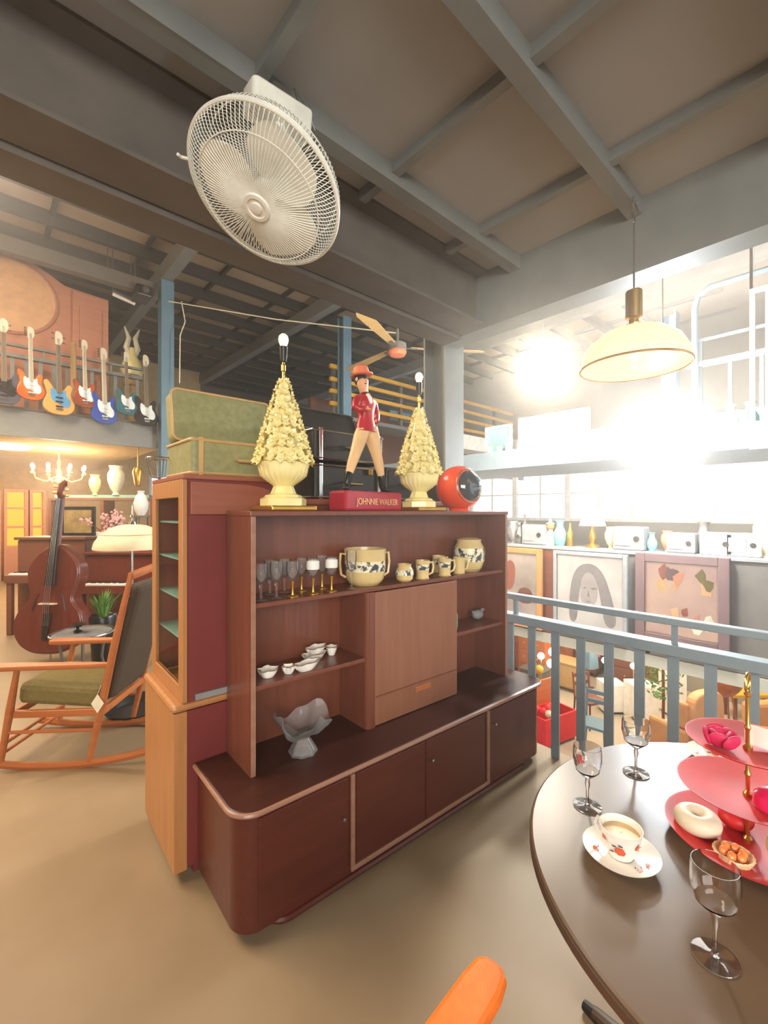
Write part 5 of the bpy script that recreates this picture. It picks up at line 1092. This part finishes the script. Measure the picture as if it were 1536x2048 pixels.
# upper gallery things (z 2.3)
picture('small sea picture in white frame standing on the upper gallery', 972, 856, 1024, 914, 5.35, 'white', .035, 'paleteal', None, False)
def art4(t, w, h):
    Mx = Matrix.Translation((0, -.006, 0)) @ XZ; obj('painted_band', G().prism([(.03, h*.35), (w*.5, h*.42), (w-.03, h*.5), (w-.03, h*.62), (w*.5, h*.52), (.03, h*.45)], 0, .003, M=Mx), 'redpaint', t)
picture('wide turquoise painting crossed by a red band on the upper gallery', 1038, 838, 1180, 908, 5.35, 'porc', .02, 'cyanpaint', art4, False)
for k, (px, s, lab) in enumerate(((980, .5, 'white cup at the left end of the upper gallery edge'), (1000, .45, 'white cup below the small sea picture'), (1018, .6, 'white mug below the right corner of the small sea picture'))):
    q = PX(px, 920, 5.27); vase(lab, (5.26, q.y, 2.301), [(.07, 0), (.08, .1), (.09, .2)], 'white', s=s, cat='cup', name='cup')
for k, px in enumerate((1420, 1460, 1500)):
    q = PX(px, 700, 5.7); o = ware('jug', 1400, ('pale pot on the upper gallery right of the pale blue post', 'white framed mirror board on the upper gallery', 'bluish storage tin at the right on the upper gallery')[k] if k != 1 else 'white tall pitcher on the upper gallery behind the railing', ('paper', 'white', 'paleteal')[k], .75, 0); o.location = (5.7, q.y, 2.301)
# ================================================================ LOWER FLOOR
LZ = -2.6
def low(px, d): v = W((px-768)/FPX*d, d); return (v.x, v.y, LZ+.001)
def dresser(px, d, w, dep, h, mt_, lab, nd_=3, rz=None, topm=None):
    t = thing('dresser', lab, 'dresser', low(px, d), rad(-90) if rz is None else rz)
    obj('body', G().box(-w/2, 0, .08, w/2, dep, h), mt_, t, bevel=.01); obj('top', G().box(-w/2-.03, -.03, h, w/2+.03, dep+.02, h+.035), topm or mt_, t, bevel=.008)
    for x in (-w/2+.03, w/2-.08): obj('foot', G().box(x, .02, 0, x+.05, .07, .08), mt_, t)
    for k in range(nd_):
        z0 = .12+(h-.14)*k/nd_; dw = obj('drawer', G().box(-w/2+.04, -.018, z0, w/2-.04, 0, z0+(h-.14)/nd_-.03), mt_, t, bevel=.006)
        for x in (-w*.25, w*.25): obj('knob', G().sph((x, -.03, z0+(h-.14)/nd_/2), .02, 8, 6), 'brass', dw)
    return t
MT['owood'] = wood('orange_wood', 'b05a28', 'c87038', .4, 4, 'x'); MT['globe'] = glow('globe_lamp', 'fff0d0', 14)
dresser(1030, 11.5, .7, .5, 1.35, 'owood', 'tall orange-brown chest glimpsed beside the hutch between the first balusters', 4)
dresser(1062, 10.6, .7, .5, 1.15, 'owood', 'orange-brown chest with globe lamps in front, second gap of the railing', 3)
dresser(1112, 11.4, .55, .5, 1.55, 'teak', 'wide orange cabinet under the wood-framed painting', 3)
dresser(1170, 11.2, .55, .5, 1.1, 'walnut', 'dark desk with pale papers, fourth gap of the railing', 2)
dresser(1236, 10.4, .62, .6, 1.30, 'walnut', 'large brown sideboard behind the white box for the floor light', 3)
dresser(1300, 9.9, .6, .6, 1.25, 'walnut', 'large brown cabinet beside the globe lamp, right of centre', 3)
dresser(1060, 9.9, .5, .5, .55, 'steeld', 'low dark table under the orange ball lamp', 1)
dresser(1490, 9.9, .7, .5, 1.25, 'walnut', 'brown cabinet at the far right beyond the railing', 3)
dresser(1128, 10.2, .6, .5, .62, 'tan', 'yellowish low table behind the red crate', 1)
def globe(px, py, d, r, lab, mt_='globe', zb=None):
    p = PD(px, py, d); t = thing('globe_lamp', lab, 'lamp', tuple(p)); obj('globe', G().sph((0, 0, 0), r, 16, 10), mt_, t)
    obj('stand', G().tube([(0, 0, -r*.9), (0, 0, LZ-p.z+.02)], .014, 6), 'brass', t); obj('base', G().lathe([(.001, LZ-p.z), (.12, LZ-p.z), (.10, LZ-p.z+.03), (.001, LZ-p.z+.03)], 16), 'brass', t)
globe(1082, 1312, 9.3, .07, 'lit white globe lamp nearest the hutch, lower floor'); globe(1106, 1304, 9.5, .095, 'larger lit white globe lamp, upper of the close pair'); globe(1102, 1327, 9.1, .085, 'lit white globe lamp, lower of the close pair')
globe(1267, 1332, 9.3, .065, 'lit globe lamp in front of the brown cabinet'); globe(1210, 1321, 9.8, .07, 'lit globe lamp before the large brown sideboard')
globe(1078, 1339, 8.8, .085, 'orange ball lamp just below the lit globes', 'yellow')
# red crate with goods
p = low(1100, 8.05); t = thing('red_crate', 'bright red open crate filled with red goods behind the railing', 'crate', p, CA+rad(30)); s_ = .42
MT['hotred'] = mat('bright_red', 'e01828', .4)
obj('bottom', G().box(-s_, -.25, .05, s_, .25, .08), 'hotred', t)
for a in ((-s_, -.25, s_, -.22), (-s_, .22, s_, .25)): obj('side', G().box(a[0], a[1], .08, a[2], a[3], .52), 'hotred', t, bevel=.005)
for a in (-s_, s_-.03): obj('side', G().box(a, -.22, .08, a+.03, .22, .52), 'hotred', t, bevel=.005)
for k in range(12):
    rr_ = random.Random(k); obj('ball', G().sph((rr_.uniform(-.32, .32), rr_.uniform(-.15, .15), .50+rr_.uniform(0, .06)), .07, 10, 6), 'hotred' if k % 4 else 'paper', t)
obj('frame', G().box(-s_-.01, .26, 0, s_+.01, .3, .95), 'owood', t); obj('leg', G().box(-s_, -.2, 0, -s_+.04, -.16, .05), 'blk', t); obj('leg', G().box(s_-.04, -.2, 0, s_, -.16, .05), 'blk', t)
# white boxes; the first two stand in for light patches on the floor
for k, (px, d, w, h, lab) in enumerate(((1230, 9.0, .42, .62, 'white box standing in for a floor light patch left of the globe lamp'), (1292, 8.6, .50, .75, 'white box standing in for a floor light patch right of the globe lamp'), (1356, 8.9, .36, .95, 'tall white panel cabinet beyond the railing, lower floor'))):
    t = thing('white_box', lab, 'cabinet', low(px, d), CA); obj('body', G().box(-w/2, 0, .04, w/2, .35, h), 'white', t, bevel=.01); obj('door', G().box(-w/2+.02, -.015, .06, w/2-.02, 0, h-.03), 'white', t, bevel=.006); obj('foot', G().box(-w/2+.03, .02, 0, w/2-.03, .3, .04), 'blk', t)
# tan leather wing chair
t = thing('wing_armchair', 'tan leather wing armchair close behind the railing on the lower floor', 'chair', low(1368, 7.5), CA+rad(200))
MT['tanl'] = mat('tan_leather', 'c0885a', .45, c2='cf9a6c', scale=5)
obj('seat', G().prism(rrect(-.32, -.3, .32, .3, .08), .28, .46), 'tanl', t, bevel=.04); obj('backrest', G().prism(smooth_poly([(-.34, .3), (.34, .3), (.38, 1.0), (.25, 1.22), (-.25, 1.22), (-.38, 1.0)]), -.42, -.26, M=XZ), 'tanl', t, bevel=.03)
for s_ in (-1, 1): obj('arm', G().box(s_*.36-.06, -.34, .1, s_*.36+.06, .34, .62), 'tanl', t, bevel=.05); obj('wing', G().box(s_*.36-.04, .1, .63, s_*.36+.04, .34, 1.05), 'tanl', t, bevel=.035)
for x in (-.3, .3):
    for y in (-.28, .28): obj('leg', G().tube([(x, y, 0), (x, y, .28)], [.018, .026], 8), 'walnut', t)
simple_chair(low(1180, 8.6), CA+rad(20), 'walnut', 'dark chair between the red crate and the white panel, lower floor', .95)
simple_chair(low(1190, 7.6), CA+rad(-40), 'steelb', 'blue-grey chair beside the red crate, lower floor', 1.0)
t = thing('person_shape_coat_stand', 'grey-blue garments on a coat stand between the third and fourth balusters', 'coat stand', low(1178, 10.2)); t.name = 'coat_stand'
obj('pole', G().tube([(0, 0, 0), (0, 0, 1.6)], .02), 'walnut', t); obj('coat', G().lathe([(.19, .55), (.17, .9), (.16, 1.2), (.12, 1.4), (.03, 1.5)], 14, wob=lambda a, z: 1+.08*math.cos(5*a)), 'steelb', t); obj('scarf', G().tube([(.1, -.16, 1.42), (.12, -.18, 1.1), (.1, -.17, .8)], .035), 'magenta', t)
for k in range(3): a = 2.09*k; obj('leg', G().tube([(0, 0, .1), (.25*math.cos(a), .25*math.sin(a), .01)], .015), 'walnut', t)
# brass pans and a gramophone-like horn
t = thing('brass_basin', 'round copper-brown basin on a stand right of the tan armchair, lower floor', 'basin', low(1452, 8.1)); MT['copper'] = mat('copper', 'a0562c', .35, metal=.6, c2='c07a48', scale=6)
M_ = rmat(-60, 0, math.degrees(CA), (0, 0, .95)); obj('bowl', G().lathe([(.001, -.16), (.15, -.14), (.27, -.06), (.31, .04), (.325, .05), (.30, .05), (.25, -.04), (.14, -.11), (.001, -.13)], 32, M=M_), 'copper', t)
for k in range(3): a = 2.09*k; obj('leg', G().tube([(.1*math.cos(a), .1*math.sin(a), .85), (.28*math.cos(a), .28*math.sin(a), 0)], .016), 'copper', t)
t = thing('low_sofa', 'orange-tan sofa at the right edge beyond the cake stand, lower floor', 'sofa', low(1625, 7.1), CA+rad(10)); MT['sofa'] = mat('sofa_fabric', 'c98a50', .8)
obj('base', G().box(-.8, -.4, .1, .8, .4, .42), 'sofa', t, bevel=.05); obj('backrest', G().box(-.8, .3, .42, .8, .5, .95), 'sofa', t, bevel=.06); obj('arm', G().box(-.95, -.4, .1, -.81, .45, .65), 'sofa', t, bevel=.05); obj('cushion', G().box(-.3, .1, .43, .2, .28, .8), 'hotred', t, bevel=.06)
for x in (-.85, .7): obj('foot', G().box(x, -.3, 0, x+.06, -.24, .1), 'walnut', t)
t = thing('yellow_bench', 'yellow-topped bench behind the copper basin', 'bench', low(1500, 8.9), CA); obj('top', G().box(-.5, -.2, .45, .5, .2, .52), 'yellow', t, bevel=.01)
for x in (-.42, .36):
    for y in (-.15, .1): obj('leg', G().box(x, y, 0, x+.05, y+.05, .45), 'walnut', t)
# small clutter vessels on the chests
cl = [(1030, 11.5, 1.39, 'brass', 'brass vase on the tall chest beside the hutch'), (1058, 10.6, 1.19, 'yellow', 'yellow vase on the orange-brown chest'), (1112, 11.4, 1.59, 'porc', 'white jar on the wide orange cabinet'), (1170, 11.2, 1.14, 'paper', 'cream jar on the dark desk'), (1226, 10.4, 1.34, 'cream', 'cream jar at the left of the brown sideboard'), (1250, 10.4, 1.34, 'brass', 'small brass jar at the right of the brown sideboard'), (1300, 9.9, 1.29, 'porc', 'white jar on the large brown cabinet'), (1488, 9.9, 1.29, 'paper', 'cream jar on the brown cabinet at the far right')]
for px, d, h, mt_, lab in cl:
    v = low(px, d+.2); vase(lab, (v[0], v[1], LZ+h), [(.06, 0), (.1, .1), (.09, .2), (.05, .26), (.06, .3)], mt_, s=.8)
# potted tree seen through the railing
t = thing('potted_tree', 'leafy potted tree before the white boxes on the lower floor', 'plant', low(1326, 7.9)); obj('pot', G().lathe([(.001, 0), (.16, 0), (.2, .35), (.18, .35), (.001, .3)], 16), 'white', t); obj('trunk', G().tube([(0, 0, .3), (.03, 0, .8), (0, 0, 1.3)], .025), 'walnut', t)
rr = random.Random(4); g = G()
for k in range(260):
    a, b, r = rr.uniform(0, 6.28), rr.uniform(-1, 1), rr.uniform(.1, .38); c_ = Vector((r*math.cos(a)*math.sqrt(1-b*b), r*math.sin(a)*math.sqrt(1-b*b), 1.2+.42*b)); Mx = Matrix.Translation(c_) @ Euler((rr.uniform(0, 3), rr.uniform(0, 3), a)).to_matrix().to_4x4()
    g.add([(0, -.05, 0), (.02, 0, .006), (0, .05, 0), (-.02, 0, .006)], [(0, 1, 2), (0, 2, 3)], False, Mx)
obj('leaves', g, 'green2', t, kind='stuff')
# ================================================================ HAZE volume added to give the bright lamps their glare
hz_ = G(); hz_.box(-8.9, -4.9, -2.55, 11.9, 29.5, 5.85)
MT['haze'] = bpy.data.materials.new('glare_haze'); MT['haze'].use_nodes = True; nt = MT['haze'].node_tree
nt.nodes.remove(nt.nodes['Principled BSDF']); v_ = nd(nt, 'ShaderNodeVolumeScatter'); v_.inputs['Density'].default_value = HAZE; v_.inputs['Anisotropy'].default_value = 0.80; v_.inputs['Color'].default_value = (1, .95, .88, 1)
nt.links.new(v_.outputs[0], nt.nodes['Material Output'].inputs['Volume'])
o = obj('haze', hz_, 'haze'); o['kind'] = 'stuff'; o['label'] = 'thin warm haze added to the hall for lamp glare'; o['category'] = 'haze'
